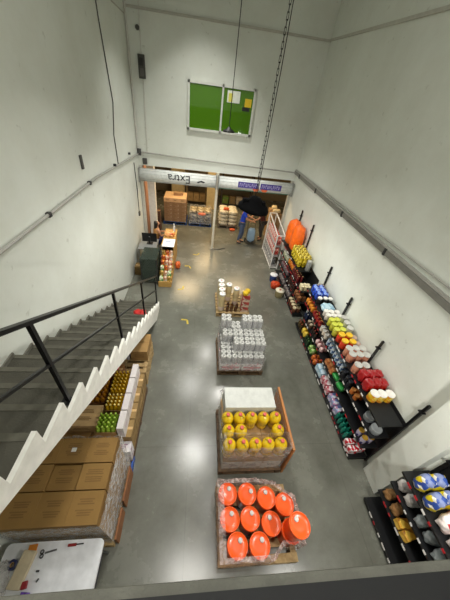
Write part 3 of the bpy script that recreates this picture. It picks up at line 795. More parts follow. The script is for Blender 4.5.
# ------------------------------------------------------------------ shelving on the right wall
TR = M('#17181a', .45, .2)
LEV = [(.12, 2.93), (.55, 2.96), (.95, 2.94), (1.36, 2.88)]
def tray_part(t, y0, y1, z, xf, xb=3.27):
    b = MB(); b.box(xf, xb, y0+.004, y1-.004, z-.025, z); o = b.build('shelf_tray', TR, t)
    r = MB(); r.box(xf-.012, xf-.001, y0+.004, y1-.004, z-.03, z+.004)
    rnd = random.Random(int(y0*100+z*7)); y = y0+.03
    while y < y1-.12:
        L = rnd.uniform(.04, .09); c = rnd.choice((1, 2, 1, 2, 0, 0))
        r.mat(c)
        if c: r.box(xf-.015, xf-.012, y, y+L, z-.03, z+.004)
        y += L+rnd.uniform(.0, .1)
    r.mat(0)
    r.build('price_strip', [black, M('#e8e6e2', .5), M('#b81f28', .5)], o, label='price strip with white and red tags')
    return o
def shelving(label, ys, posts, ph, levels, y_near, y_far, xs_cut=None, bp=1.38):
    t = thing('gondola_shelving', label, 'shelving', (0, 0, 0))
    for y, h in zip(posts, ph):
        b = MB(); b.box(3.28, 3.315, y-.018, y+.018, 0, h)
        b.box(3.25, 3.33, y-.035, y+.035, h-.18, h-.165); b.build('upright_post', blackm, t)
    MB().box(3.316, 3.33, y_near, y_far, 0.1, bp).build('back_panel', TR, t)
    MB().box(2.96, 3.27, y_near+.01, y_far-.01, 0.0, .094).build('plinth', TR, t)
    for (z, xf) in levels:
        for a, c in zip(ys, ys[1:]):
            if xs_cut and z > 1.3: a = max(a, xs_cut)
            tray_part(t, a, c, z, xf)
            for yy in (a+.06, c-.06): pass
    return t
shelving('long black wall shelving with four tiers, middle unit on right wall', [1.6, 2.78, 4.0, 5.15], [1.6, 2.78, 4.0, 5.15], [1.98, 1.98, 1.98, 2.03], LEV, 1.6, 5.15)
shelving('black wall shelving nearest the doorway carrying orange bags', [5.5, 6.84, 7.98], [6.84, 7.94], [2.4, 2.42], LEV, 5.5, 7.98, 5.95)
shelving('black wall shelving at the bottom right corner, closest to viewer', [-.2, 1.02], [-.15, .98], [1.9, 1.9], LEV, -.2, 1.02, None, 1.78)

# product prototypes -------------------------------------------------
def jar(label, r, h, body, lid, name='jar', cat='jar', lidh=.03, lab=None):
    t = thing(name, label, cat)
    MB().lathe([(r*.92, 0), (r, .008), (r, h*.78), (r*.86, h*.86), (r*.86, h-.002)], seg=18).build('jar_body', body, t)
    MB().lathe([(r*.95, h-lidh), (r*.97, h), (r*.9, h+.006), (r*.8, h+.002), (0, h+.002)], seg=18).build('lid', lid, t)
    if lab: MB().lathe([(r*1.012, h*.2), (r*1.012, h*.65)], seg=18, cap=False).build('label', lab, t)
    return t
def can(label, r, h, body, top, name='can', cat='can'):
    t = thing(name, label, cat)
    MB().lathe([(r*.96, 0), (r, .006), (r, h-.006), (r*.97, h)], seg=18).build('can_body', body, t)
    MB().lathe([(r*1.01, h-.012), (r*1.01, h+.004), (r*.93, h+.004), (r*.9, h+.0015), (0, h+.0015)], seg=18).build('lid', top, t)
    return t
def pack(label, w, d, h, mat, name='pack', cat='pack', bev=.012):
    return tag(MB().box(-w/2, w/2, -d/2, d/2, 0, h, bev).build(name, mat), label, cat)
def bag(label, w, d, h, mat, name='bag', cat='bag', seed=0, wr=.07):
    return tag(MB().pillow(w, d, h, seed=seed, wr=wr).build(name, mat), label, cat)

TOP = 1.3605; B_ = .9505; A2 = .5505; A_ = .1205
silver = M('#cfcec8', .3, .3); wl = M('#efece4', .45)
S = 'top shelf of middle shelving'
# --- top tier of the middle unit, from near end to far end
rows(can('x', .075, .17, PR(['#e0b31e', '#d98a1b', '#e7cf6c'], 20), wl), 'yellow can with white lid on top shelf', 'yellow cans with white lids', (2.97, 3.1, 3.23), (2.05,), TOP)
rows(bag('x', .15, .17, .24, M('#9c0d14', .25, coat=.5, bump=.4, bscale=22), 'red_pouch', 'pouch', 2), 'shiny red pouch on top shelf', 'red pouches on the top shelf', (2.97, 3.1, 3.22), (2.25, 2.42), TOP)
rows(can('x', .07, .19, PR(['#b97a63', '#c98b70', '#9c5a4c'], 14), silver), 'pink-brown can with silver lid on top shelf', 'pink-brown cans with silver lids', (2.95, 3.09, 3.22), (2.6, 2.84, 2.99), TOP, skip=((2, 0),))
rows(jar('x', .07, .2, M('#c8391d', .25, coat=.4), M('#e9bb26', .4)), 'orange jar with yellow lid on top shelf', 'orange jars with yellow lids', (2.95, 3.1), (3.16, 3.33), TOP)
rows(can('x', .065, .13, PR(['#b98a78', '#caa28e', '#a04c3a'], 14), M('#b9a090', .4), 'tub', 'tub'), 'pale tub behind the orange jars, top shelf', 'pale tubs by the wall', (3.23,), (3.16, 3.32), TOP)
rows(jar('x', .065, .17, M('#b8b53a', .25, coat=.4), M('#c9cf4a', .4)), 'lime green jar on top shelf', 'lime green jars', (2.94, 3.07), (3.5, 3.65, 3.8), TOP)
rows(jar('x', .07, .22, M('#aeb187', .3), silver), 'tall green jar with silver lid on top shelf', 'tall jars with silver lids', (3.21,), (3.5, 3.66, 3.82), TOP)
rows(can('x', .06, .13, M('#d8cfc4', .4), wl, 'tub', 'tub'), 'white tub on top shelf', 'white tubs on the top shelf', (2.96, 3.08, 3.2), (3.98, 4.11), TOP)
rows(bag('x', .3, .26, .14, PR(['#8fb4c9', '#b5d0dc', '#7aa0bb'], 12, bump=.3), 'light_blue_pack', 'pack', 3), 'light blue pack on top shelf beside white tubs', 'light blue packs', (3.08,), (4.3,), TOP)
rows(jar('x', .055, .17, M('#1d1a18', .3), wl), 'dark jar with white lid on top shelf', 'dark jars with white lids', (2.96, 3.09, 3.21), (4.53,), TOP)
rows(bag('x', .15, .16, .24, PR(['#1d3fae', '#2a55cc', '#162f86', '#7f9be0'], 16, .25, .5), 'blue_bag', 'bag', 6), 'shiny blue bag on top shelf', 'blue bags on the top shelf', (2.97, 3.13), (4.68, 4.82, 4.94), TOP)
rows(bag('x', .2, .18, .2, PR(['#8a7c74', '#6f655e', '#a09488'], 16, .3, .5), 'grey_pouch', 'pouch', 7), 'grey mottled pouch at far end of top shelf', 'grey pouches', (3.16,), (5.04,), TOP)
# --- third tier
rows(can('x', .085, .1, M('#9a9fa2', .3, .3), M('#b7bcbd', .3, .3), 'tin', 'tin'), 'round silver tin on third tier', 'silver tins', (3.06,), (1.72, 1.92), B_)
rows(can('x', .045, .11, M('#bb6a2c', .35), M('#c98545', .4), 'tin', 'tin'), 'small orange tin on third tier', 'small orange tins', (2.99, 3.1), (2.3, 2.41), B_)
rows(jar('x', .045, .14, M('#26272c', .3), M('#3d4048', .4)), 'small dark jar on third tier', 'small dark jars', (3.0, 3.11), (2.56, 2.67, 2.78), B_)
rows(can('x', .05, .17, PR(['#6f8fb0', '#c9d3dc', '#3c5d92', '#d9c7a0'], 22), M('#8fa3b5', .3, .3)), 'blue and white can on third tier', 'blue and white cans', (3.0, 3.11), (2.92, 3.03, 3.14, 3.25, 3.36, 3.47, 3.58), B_)
rows(can('x', .05, .12, M('#e5d8c8', .4), wl, 'tub', 'tub'), 'cream tub with white lid on third tier', 'cream tubs on the third tier', (3.0, 3.12), (3.78, 3.9, 4.02), B_)
rows(bag('x', .13, .1, .17, PR(['#a32421', '#7c1416', '#c9463a', '#d7a15a'], 18, .3, .4), 'red_packet', 'packet', 8), 'red packet on third tier', 'red packets on the third tier', (3.0, 3.13), (4.17, 4.29, 4.41, 4.53), B_)
rows(bag('x', .13, .1, .16, PR(['#c96a26', '#e0932f', '#a3441e'], 18, .3, .4), 'orange_packet', 'packet', 9), 'orange packet on third tier', 'orange packets on the third tier', (3.0, 3.13), (4.68, 4.8, 4.92, 5.04), B_)
# --- second tier
gp = can('x', .05, .15, PR(['#3c2f6e', '#b9b1c6', '#51438e'], 20), M('#c59b3a', .35, .3)); rows(gp, 'purple can with gold lid on second tier', 'purple cans with gold lids', (3.02, 3.14), (1.72, 1.84), A2)
rows(bag('x', .12, .22, .1, PR(['#2c8a3c', '#3ca852', '#d0d6c0'], 14, .3), 'green_pack', 'pack', 4), 'green pack on second tier', 'green packs on the second tier', (3.07,), (2.75, 2.98), A2)
rows(pack('x', .18, .11, .12, PR(['#b06a3a', '#c98a58', '#7a3a20'], 18)), 'orange-brown pack on second tier', 'orange-brown packs', (3.08,), (3.14, 3.26, 3.38), A2)
rows(bag('x', .1, .09, .15, PR(['#c98a8c', '#e0c0bd', '#8b4a4c'], 20, .3, .3), 'pink_packet', 'packet', 5), 'pink packet on second tier', 'pink packets on the second tier', (3.01, 3.13), (3.72, 3.84, 3.96), A2)
rows(bottle('dark_bottle', 'x', 'bottle', .035, .19, M('#2c2420', .25), M('#9c3a2c', .4)), 'dark sauce bottle on second tier', 'dark bottles on the second tier', (3.0, 3.1), (4.12, 4.22, 4.32), A2)
rows(jar('x', .045, .13, M('#5a4436', .3), M('#c9b9a0', .4)), 'brown jar with pale lid on second tier', 'brown jars with pale lids', (3.0, 3.11), (4.5, 4.62), A2)
rows(bottle('sauce_bottle', 'x', 'bottle', .035, .18, M('#24304e', .25), M('#d0d3d8', .4)), 'dark blue bottle with white cap on second tier', 'dark blue bottles', (3.0, 3.1), (4.82, 4.92), A2)
# --- base tier
rows(pack('x', .16, .1, .14, PR(['#c2182b', '#f0eceb', '#d8d3d3', '#c2182b'], 26)), 'red and white checked pack on base tier', 'red and white packs', (3.0, 3.16), (1.72, 1.83), A_)
rows(bottle('teal_bottle', 'x', 'bottle', .036, .2, M('#14715f', .2, coat=.4), M('#1b8a73', .4)), 'teal green bottle on base tier', 'teal bottles', (2.98, 3.07), (1.97, 2.06, 2.15, 2.24, 2.33), A_)
rows(pack('x', .2, .13, .16, PR(['#9aa3c9', '#d6dae8', '#b98aa8', '#6f7fb5'], 18)), 'lilac and white pack on base tier', 'lilac packs', (3.06,), (2.46, 2.6, 2.74), A_)
rows(pack('x', .2, .13, .16, PR(['#c98a90', '#e9dadb', '#b0505c', '#e9dadb'], 18)), 'pink and white pack on base tier', 'pink and white packs', (3.06,), (2.9, 3.04, 3.18), A_)
rows(pack('x', .2, .15, .17, PR(['#a9c9dc', '#cfe2ec', '#8bb3cc'], 14)), 'light blue pack on base tier', 'light blue packs on the base tier', (3.06,), (3.34, 3.5), A_)
rows(bag('x', .12, .1, .18, PR(['#b0402a', '#d0702e', '#7a2a1e'], 18, .3, .4), 'red_orange_packet', 'packet', 12), 'red-orange packet on base tier', 'red-orange packets', (2.99, 3.12), (3.68, 3.8), A_)
rows(bag('x', .2, .1, .18, PR(['#5f9a3e', '#a9c47c', '#d8dcc4'], 14, .3, .3), 'green_pack', 'pack', 13), 'green and white pack on base tier', 'green and white packs', (3.05,), (3.98, 4.1), A_)
rows(bottle('green_bottle', 'x', 'bottle', .036, .21, M('#1d3a22', .2, coat=.4), M('#5e7a4c', .4)), 'dark green bottle on base tier', 'dark green bottles', (2.98, 3.07, 3.16), (4.25, 4.34, 4.43), A_)
rows(bag('x', .15, .12, .2, PR(['#d9a722', '#e9c84a', '#b88716'], 14, .3, .3), 'yellow_bag', 'bag', 14), 'yellow bag on base tier', 'yellow bags on the base tier', (3.03,), (4.58, 4.71), A_)
rows(bottle('brown_bottle', 'x', 'bottle', .036, .2, M('#4a3a20', .2, coat=.3), M('#a34a2a', .4)), 'brown bottle at far end of base tier', 'brown bottles on the base tier', (2.98, 3.07), (4.86, 4.95, 5.04), A_)

# --- shelving nearest the doorway
osk = M('#f26a18', .35, var=.15, scale=9, bump=.9, bscale=16)
os_ = bag('x', .36, .42, .85, osk, 'orange_sack', 'sack', 40, .035); used = []
place(os_, used, (3.08, 7.2, TOP), 0, 'large puffy orange sack on top shelf by doorway, nearer of two', 'large orange sacks')
place(os_, used, (3.08, 7.66, TOP), .3, 'large puffy orange sack on top shelf by doorway, farther of two', 'large orange sacks')
ysb = bag('x', .112, .145, .38, PR(['#b9a01e', '#d8c033', '#8c7a16', '#e6d46a'], 18, .25, .5), 'yellow_snack_bag', 'bag', 41, .08)
rows(ysb, 'yellow snack bag on top shelf by doorway', 'yellow snack bags', (2.94, 3.065, 3.19), (6.2, 6.36, 6.52, 6.68, 6.84), TOP, jr=.12)
rows(jar('x', .07, .3, M('#8a8c88', .3, .2), M('#a5a7a2', .3)), 'tall grey jar at near end of top shelf', 'tall grey jars', (3.15,), (6.04,), TOP)
rows(can('x', .05, .13, M('#dfd0a8', .4), M('#efe3bd', .4), 'tub', 'tub'), 'cream lidded tub in end row below yellow bags', 'cream tubs in the end row', (2.99, 3.09, 3.19), (5.62, 5.73), B_)
rows(bottle('red_bottle', 'x', 'bottle', .037, .22, M('#5c1418', .2, coat=.4), M('#c9a070', .4)), 'dark red bottle on third tier by doorway', 'dark red bottles', (2.98, 3.08), (6.0, 6.1, 6.2, 6.3, 6.4, 6.5), B_)
rows(bag('x', .13, .11, .2, PR(['#c8421f', '#e08a2a', '#8a1f18'], 18, .3, .4), 'orange_red_packet', 'packet', 43), 'orange-red packet on third tier by doorway', 'orange-red packets', (3.03,), (6.64, 6.77, 6.92, 7.05), B_)
rows(jar('x', .045, .15, M('#9fa58a', .3), M('#d5d6c4', .4)), 'pale green jar on third tier by doorway', 'pale green jars', (2.99, 3.1), (7.2, 7.31, 7.42, 7.53, 7.64), B_)
rows(jar('x', .06, .15, M('#7a4a2c', .3, coat=.3), M('#a5714a', .4)), 'large brown jar on second tier by doorway', 'large brown jars', (3.02, 3.15), (5.62, 5.77, 5.92), A2)
rows(bottle('dark_bottle', 'x', 'bottle', .037, .22, M('#2c1a18', .2, coat=.4), M('#b03a30', .4)), 'dark bottle with red cap on second tier by doorway', 'dark bottles with red caps', (2.99, 3.09), (6.1, 6.2, 6.3, 6.4, 6.5, 6.6), A2)
rows(bag('x', .13, .11, .18, PR(['#3a3538', '#6a6266', '#8a2a26'], 18, .3, .4), 'dark_packet', 'packet', 44), 'dark grey packet on second tier by doorway', 'dark grey packets', (3.03,), (6.95, 7.08, 7.21, 7.34, 7.47, 7.6), A2)
rows(jar('x', .06, .17, M('#6a3f2a', .3), M('#d9c9a4', .4)), 'brown jar with cream lid on base tier by doorway', 'brown jars with cream lids', (2.99, 3.12), (5.62, 5.77, 5.92, 6.07), A_)
rows(bag('x', .16, .13, .2, PR(['#4a4448', '#77706e', '#2a2628'], 14, .3, .3), 'charcoal_bag', 'bag', 45), 'charcoal bag on base tier by doorway', 'charcoal bags', (3.03,), (6.3, 6.45, 6.6, 6.75, 7.0, 7.15, 7.3, 7.45), A_)

# goods on the floor before the far shelving
t = thing('pail', 'white and blue bucket on floor in front of far shelving', 'bucket', (2.74, 7.42, 0))
MB().lathe([(.11, 0), (.13, .24), (.135, .25)], seg=20).build('bucket_body', M('#2a4a9c', .4), t); MB().lathe([(.138, .245), (.138, .268), (.12, .285), (0, .295)], seg=20).build('lid', M('#e6e7ea', .4), t)
tag(MB().pillow(.3, .26, .24, seed=51, wr=.1).build('red_sack', M('#c2431f', .4, bump=.4, bscale=15), loc=(2.72, 6.98, 0)), 'red-orange sack on floor in front of far shelving', 'sack')
t = thing('pail', 'cream bucket with white lid on floor in front of far shelving', 'bucket', (2.75, 6.5, 0))
MB().lathe([(.12, 0), (.14, .24), (.145, .25)], seg=20).build('bucket_body', M('#cdbf8e', .4), t); MB().lathe([(.148, .245), (.148, .265), (0, .27)], seg=20).build('lid', M('#e4ddc8', .4), t); MB().lathe([(.03, .27), (.03, .295), (0, .3)], seg=12).build('knob', M('#b94a38', .4), t)

# white wire bin
wb = thing('wire_bin', 'white wire display bin full of red packets by the doorway', 'display bin', (2.8, 9.05, 0))
wm = M('#e2e0dc', .4)
b = MB()
for x in (0, .27):
    b.bar((x, -.8, 0), (x, -.8, 1.36), .035); b.bar((x, .8, 0), (x, .8, 1.6), .035)
    b.bar((x, -.8, 1.36), (x, .8, 1.6), .035); b.bar((x, -.8, .06), (x, .8, .06), .03)
b.bar((0, -.8, 1.36), (.27, -.8, 1.36), .03); b.bar((0, .8, 1.6), (.27, .8, 1.6), .03); b.bar((0, -.8, .06), (.27, -.8, .06), .03)
b.build('bin_frame', wm, wb)
for side_x in (0,):
    m_ = MB()
    for k in range(9):
        y = -.8+1.6*k/8; m_.bar((side_x, y, .06), (side_x, min(.8, y+.45), 1.38), .011)
    for k in range(5):
        z = .3+.24*k; m_.bar((side_x, -.8, z), (side_x, .8, z+.1), .011)
    m_.build('wire_mesh', wm, wb)
MB().box(.02, .25, -.78, .78, .5, .52).build('bin_shelf', M('#8c8a88', .5), wb)
MB().box(.02, .25, -.78, .78, .9, .92).build('bin_shelf', M('#8c8a88', .5), wb)
MB().box(.02, .25, -.78, .78, .08, .1).build('bin_shelf', M('#8c8a88', .5), wb)
rpk = bag('x', .105, .14, .32, PR(['#c03a2c', '#d9776a', '#8a1f1c', '#e0b0a0'], 16, .3, .4), 'red_packet', 'packet', 46); used = []
for i, x in enumerate((2.88, 2.99)):
    for j, y in enumerate(span(8.35, 9.8, 9)):
        place(rpk, used, (x, y, .5205), random.uniform(-.3, .3), f'red packet on middle shelf of white wire bin, {["aisle", "wall"][i]} side, {ORD[j]}', 'red packets in the wire bin')
for i, x in enumerate((2.88, 2.99)):
    for j, y in enumerate(span(8.35, 9.8, 9)):
        place(rpk, used, (x, y, .9205), random.uniform(-.3, .3), f'red packet on top shelf of white wire bin, {["aisle", "wall"][i]} side, {ORD[j]}', 'red packets in the wire bin')
dpk = bag('x', .17, .16, .26, PR(['#3a3a3c', '#6a6a6c', '#9a9a96'], 12, .3, .3), 'grey_packet', 'packet', 47); used = []
for j, y in enumerate(span(8.35, 9.8, 7)):
    place(dpk, used, (2.935, y, .1005), random.uniform(-.3, .3), f'dark grey packet on lower shelf of white wire bin, {ORD[j]}', 'grey packets in the wire bin')

# --- near shelving (bottom right)
rows(bag('x', .15, .14, .14, PR(['#9a7448', '#8a6236', '#b08a5c'], 10, .8, .5), 'brown_paper_bag', 'bag', 60), 'brown paper bag on second tier of near shelving', 'brown paper bags', (3.05,), (.76, .93), A2)
rows(pack('x', .16, .12, .11, PR(['#c9962f', '#e0b94e', '#8a5a1c'], 20)), 'gold pack on second tier of near shelving', 'gold packs', (3.04,), (.47, .6), A2)
rows(bag('x', .2, .15, .15, PR(['#c9c6c4', '#dcd9d6', '#a9a5a4', '#c46a70'], 9, .3, .5), 'white_bag', 'bag', 61), 'white bag with red print on third tier of near shelving', 'white bags on the near shelving', (3.07,), (.76, .93), B_)
rows(bag('x', .2, .13, .14, PR(['#8f989c', '#aab3b6', '#7c868c'], 9, .2, .5), 'silver_bag', 'bag', 62), 'silver-blue bag on third tier of near shelving', 'silver bags on the near shelving', (3.07,), (.1, .23, .38, .55), B_)
YB_ = PR(['#d9c41f', '#f0ede2', '#2f4fa0', '#d9c41f', '#7a86b0'], 15, .3, .3)
rows(bag('x', .15, .16, .28, YB_, 'yellow_blue_bag', 'bag', 63), 'yellow, white and blue bag on top shelf of near shelving', 'yellow and blue bags', (2.97, 3.13), (.66, .84), TOP)
rows(bag('x', .27, .17, .22, PR(['#e3cfcb', '#f0e6e2', '#c43a44', '#e3cfcb'], 8, .35, .3), 'pink_white_bag', 'bag', 64), 'large white and pink bag on top shelf of near shelving', 'large pink and white bags', (3.05,), (.28, .47), TOP)

# ------------------------------------------------------------------ hanging lamps
def chain(b, z0, z1, sx=0):
    n = int((z1-z0)/.07)
    for k in range(n):
        z = z0+(z1-z0)*k/n; L = (z1-z0)/n
        w = .012; ax = Vector((1, 0, 0)) if k % 2 else Vector((0, 1, 0))
        for s in (-1, 1): b.bar(Vector((0, 0, z-.008))+ax*s*w, Vector((0, 0, z+L+.008))+ax*s*w, .007)
        b.bar(Vector((0, 0, z))-ax*w, Vector((0, 0, z))+ax*w, .007)
LX, LY, LZ = 1.06, 5.0, 3.36
L = thing('pendant_lamp', 'big black pendant lamp hanging on a chain over the aisle', 'lamp', (LX, LY, LZ))
MB().lathe([(.04, .2), (.09, .19), (.13, .15), (.15, .1), (.25, .06), (.31, .0), (.315, -.05), (.3, -.05), (.28, -.01), (.13, .05), (.1, .08), (0, .09)], seg=28).build('lamp_shade', M('#040405', .9, spec=.1), L, rot=(.05, .12, 0))
MB().box(-.24, -.12, -.09, .03, .06, .16, .01).build('driver_box', M('#060607', .9, spec=.1), L); MB().box(.12, .21, -.08, .04, .04, .12, .01).build('cable_gland', M('#060607', .9, spec=.1), L)
b = MB(); chain(b, .2, 8.5-LZ); b.build('chain', M('#1c1c1c', .5, .4), L)
MB().path([(.03, 0, .27), (.05, .02, 2), (.02, 0, 5.1)], .007).build('cord', M('#111111', .6), L)
MB().lathe([(.09, -.02), (.09, -.035), (0, -.045)], seg=20).build('bulb', EM('#fff4e2', 8), L)
L2 = thing('pendant_lamp', 'small dark lamp hanging on a thin wire before the green window', 'lamp', (.63, 7.5, 4.32))
MB().lathe([(.03, .1), (.06, .06), (.14, .02), (.15, -.01), (.13, -.01), (.05, .03), (0, .035)], seg=20).build('lamp_shade', M('#0b0b0c', .6), L2)
MB().path([(0, 0, .09), (.0, .0, 8.5-4.32)], .009).build('wire', M('#1a1a1a', .6), L2)
MB().lathe([(.05, .02), (.05, -.005), (0, -.012)], seg=14).build('bulb', EM('#fff4e2', 8), L2)

# ------------------------------------------------------------------ cashier corner
ct = thing('snack_counter', 'long wooden snack counter beside the woman near the doorway', 'counter', (-1.0, 6.7, 0))
ply = wood_mat('#a97f3e', '#caa25a', 'counter_ply')
MB().box(-.2, .2, 2.27, 2.3, 0, .95).build('end_panel', ply, ct)
MB().box(-.2, -.18, 1.0, 2.27, 0, .95).build('side_panel', M('#8d7a58', .6), ct); MB().box(.18, .2, 1.0, 2.27, 0, .95).build('side_panel', ply, ct)
for k in range(6): MB().box(-.2, .2, .03+.16*k, .185+.16*k, 0, .12+.1*k).build('display_step', ply, ct)
MB().box(-.2, .2, 0, .028, 0, .2).build('front_lip', ply, ct)
MB().box(-.2, .22, 1.0, 2.3, .951, .98).build('counter_top', ply, ct)
sn = [('orange_snack_bag', 'orange', PR(['#d8762a', '#e69a3c', '#9c3c1c'], 18, .3, .4)), ('gold_snack_bag', 'golden', PR(['#c8a24a', '#e0c070', '#8a6a2a'], 18, .3, .4)), ('white_snack_bag', 'white', PR(['#e6e0d2', '#d8c9b0', '#c08a6a'], 18, .3, .4)), ('green_snack_bag', 'green', PR(['#5c9a4a', '#8fbf70', '#d9d9c0'], 18, .3, .4)), ('red_snack_bag', 'red', PR(['#b8331f', '#d86a3a', '#e0c0a0'], 18, .3, .4))]
cnt = 0
order = [[3, 2, 1], [1, 2, 3], [3, 0, 2], [0, 2, 4], [0, 4, 2], [1, 0, 2]]
protos = [(bag('x', .12, .13, .22, m, nm, 'snack bag', 70+k), []) for k, (nm, _, m) in enumerate(sn)]
for j in range(6):
    y = 6.81+.16*j
    for i, x in enumerate((-1.12, -1.0, -.88)):
        k = order[j][i]; p, u = protos[k]
        place(p, u, (x, y, .1205+.1*j), random.uniform(-.3, .3), f'{sn[k][1]} snack bag in the counter, {["wall-side", "middle", "aisle-side"][i]} file, {ORD[j]}', 'snack bags in the counter')
zk = .981
tag(MB().box(-.19, .2, -.28, .28, 0, .012, .002).build('white_board', M('#eef0f2', .5), loc=(-.98, 7.86, zk)), 'white sheet lying on the snack counter', 'sheet')
tag(MB().box(-.1, .08, -.02, .02, .0125, .0145).build('blue_pen_box', M('#5f86c4', .5), loc=(-.98, 7.92, zk)), 'thin blue strip lying on the white counter sheet', 'strip')
tag(MB().pillow(.34, .3, .16, seed=81, wr=.12).build('orange_bread_bag', PR(['#e08a4a', '#f0b070', '#c85a28'], 9, .4, .3), loc=(-1.0, 8.42, zk)), 'orange bread bag on the counter beside the woman', 'bag')
t = bottle('clear_bottle', 'clear bottle standing on the far end of snack counter', 'bottle', .04, .3, GL('#eef2f2', .08, .4), M('#e9e9e6', .4)); t.location = (-.88, 8.75, zk)
t = tag(MB().pillow(.18, .22, .24, seed=83, wr=.1).build('orange_bag', M('#d86428', .4, bump=.4), loc=(-.68, 7.9, 0), ), 'orange bag standing on floor against the snack counter', 'bag')
# grey desk with monitor
dk = thing('grey_desk', 'grey metal desk against left wall behind the staircase foot', 'desk', (-1.72, 8.25, 0))
gm = M('#8a8b89', .45)
MB().box(-.3, .3, -.4, .4, .67, .7, .005).build('desk_top', gm, dk)
for sx in (-1, 1):
    for sy in (-1, 1): MB().box(sx*.27-.02, sx*.27+.02, sy*.36-.02, sy*.36+.02, 0, .67).build('leg', gm, dk)
MB().box(-.1, .25, -.36, -.33, .3, .66).build('front_panel', M('#6f706f', .5), dk)
mo = thing('monitor', 'black flat monitor seen from behind on the grey desk', 'monitor', (-1.68, 8.3, .701))
MB().box(-.25, .25, -.03, .0, .07, .38, .01).build('screen_back', M('#0c0c0d', .4), mo); MB().box(-.03, .03, -.045, -.03, .0, .25).build('stand', black, mo); MB().box(-.1, .1, -.1, .08, 0, .012).build('foot', black, mo)
MB().lathe([(.02, 0), (.02, .004), (0, .004)], seg=12).build('emblem', M('#9a9a9a', .4), mo, (0, -.031, .25), (PI/2, 0, 0))
# glazed cabinet by the staircase foot
gc = thing('glass_cabinet', 'low grey glass cabinet between staircase foot and snack counter', 'cabinet', (-1.48, 7.2, 0))
for sx in (-1, 1):
    for sy in (-1, 1): MB().box(sx*.24-.015, sx*.24+.015, sy*.38-.015, sy*.38+.015, 0, .9).build('post', dark, gc)
MB().box(-.25, .25, -.39, .39, .9, .915).build('glass_top', GL('#5d6a60', .08, .72), gc)
for a in ((-.235, .235, -.385, -.375), (-.235, .235, .375, .385)): MB().box(*a, .1, .9).build('glass_pane', GL('#5d6a60', .08, .72), gc)
for a in ((-.245, -.235, -.36, .36), (.235, .245, -.36, .36)): MB().box(*a, .1, .9).build('glass_pane', GL('#5d6a60', .08, .72), gc)
MB().box(-.22, .22, -.36, .36, .08, .1).build('shelf', M('#5c5d5a', .5), gc); MB().box(-.22, .22, -.36, .36, .5, .512).build('shelf', M('#74766f', .5), gc)
carton('carton', .2, .3, .3, 'small dark yellow-brown box on floor by the left wall', 'box', mat=M('#6e5526', .7), seed=77, loc=(-1.95, 7.45, 0), tape=True)

# ------------------------------------------------------------------ people
def skin(name, verts, edges, mat, parent=None, sub=2, root=0, loc=(0, 0, 0)):
    me = bpy.data.meshes.new('tmp'); me.from_pydata([v[0] for v in verts], edges, [])
    o = bpy.data.objects.new('tmp', me); COL.objects.link(o)
    md = o.modifiers.new('s', 'SKIN'); md.use_smooth_shade = True
    for i, v in enumerate(verts):
        r = v[1]; r = (r, r) if not isinstance(r, tuple) else r
        me.skin_vertices[0].data[i].radius = r
        me.skin_vertices[0].data[i].use_root = (i == root)
    sb = o.modifiers.new('u', 'SUBSURF'); sb.levels = sub; sb.render_levels = sub
    dg = bpy.context.evaluated_depsgraph_get()
    nm = bpy.data.meshes.new_from_object(o.evaluated_get(dg)); bpy.data.objects.remove(o)
    nm.name = name; nm.materials.clear(); nm.materials.append(mat)
    for p in nm.polygons: p.use_smooth = True; p.material_index = 0
    r = bpy.data.objects.new(name, nm); COL.objects.link(r)
    if parent: r.parent = parent
    r.location = loc
    return r
SKIN = M('#b98462', .55); HAIR = M('#14100e', .5)
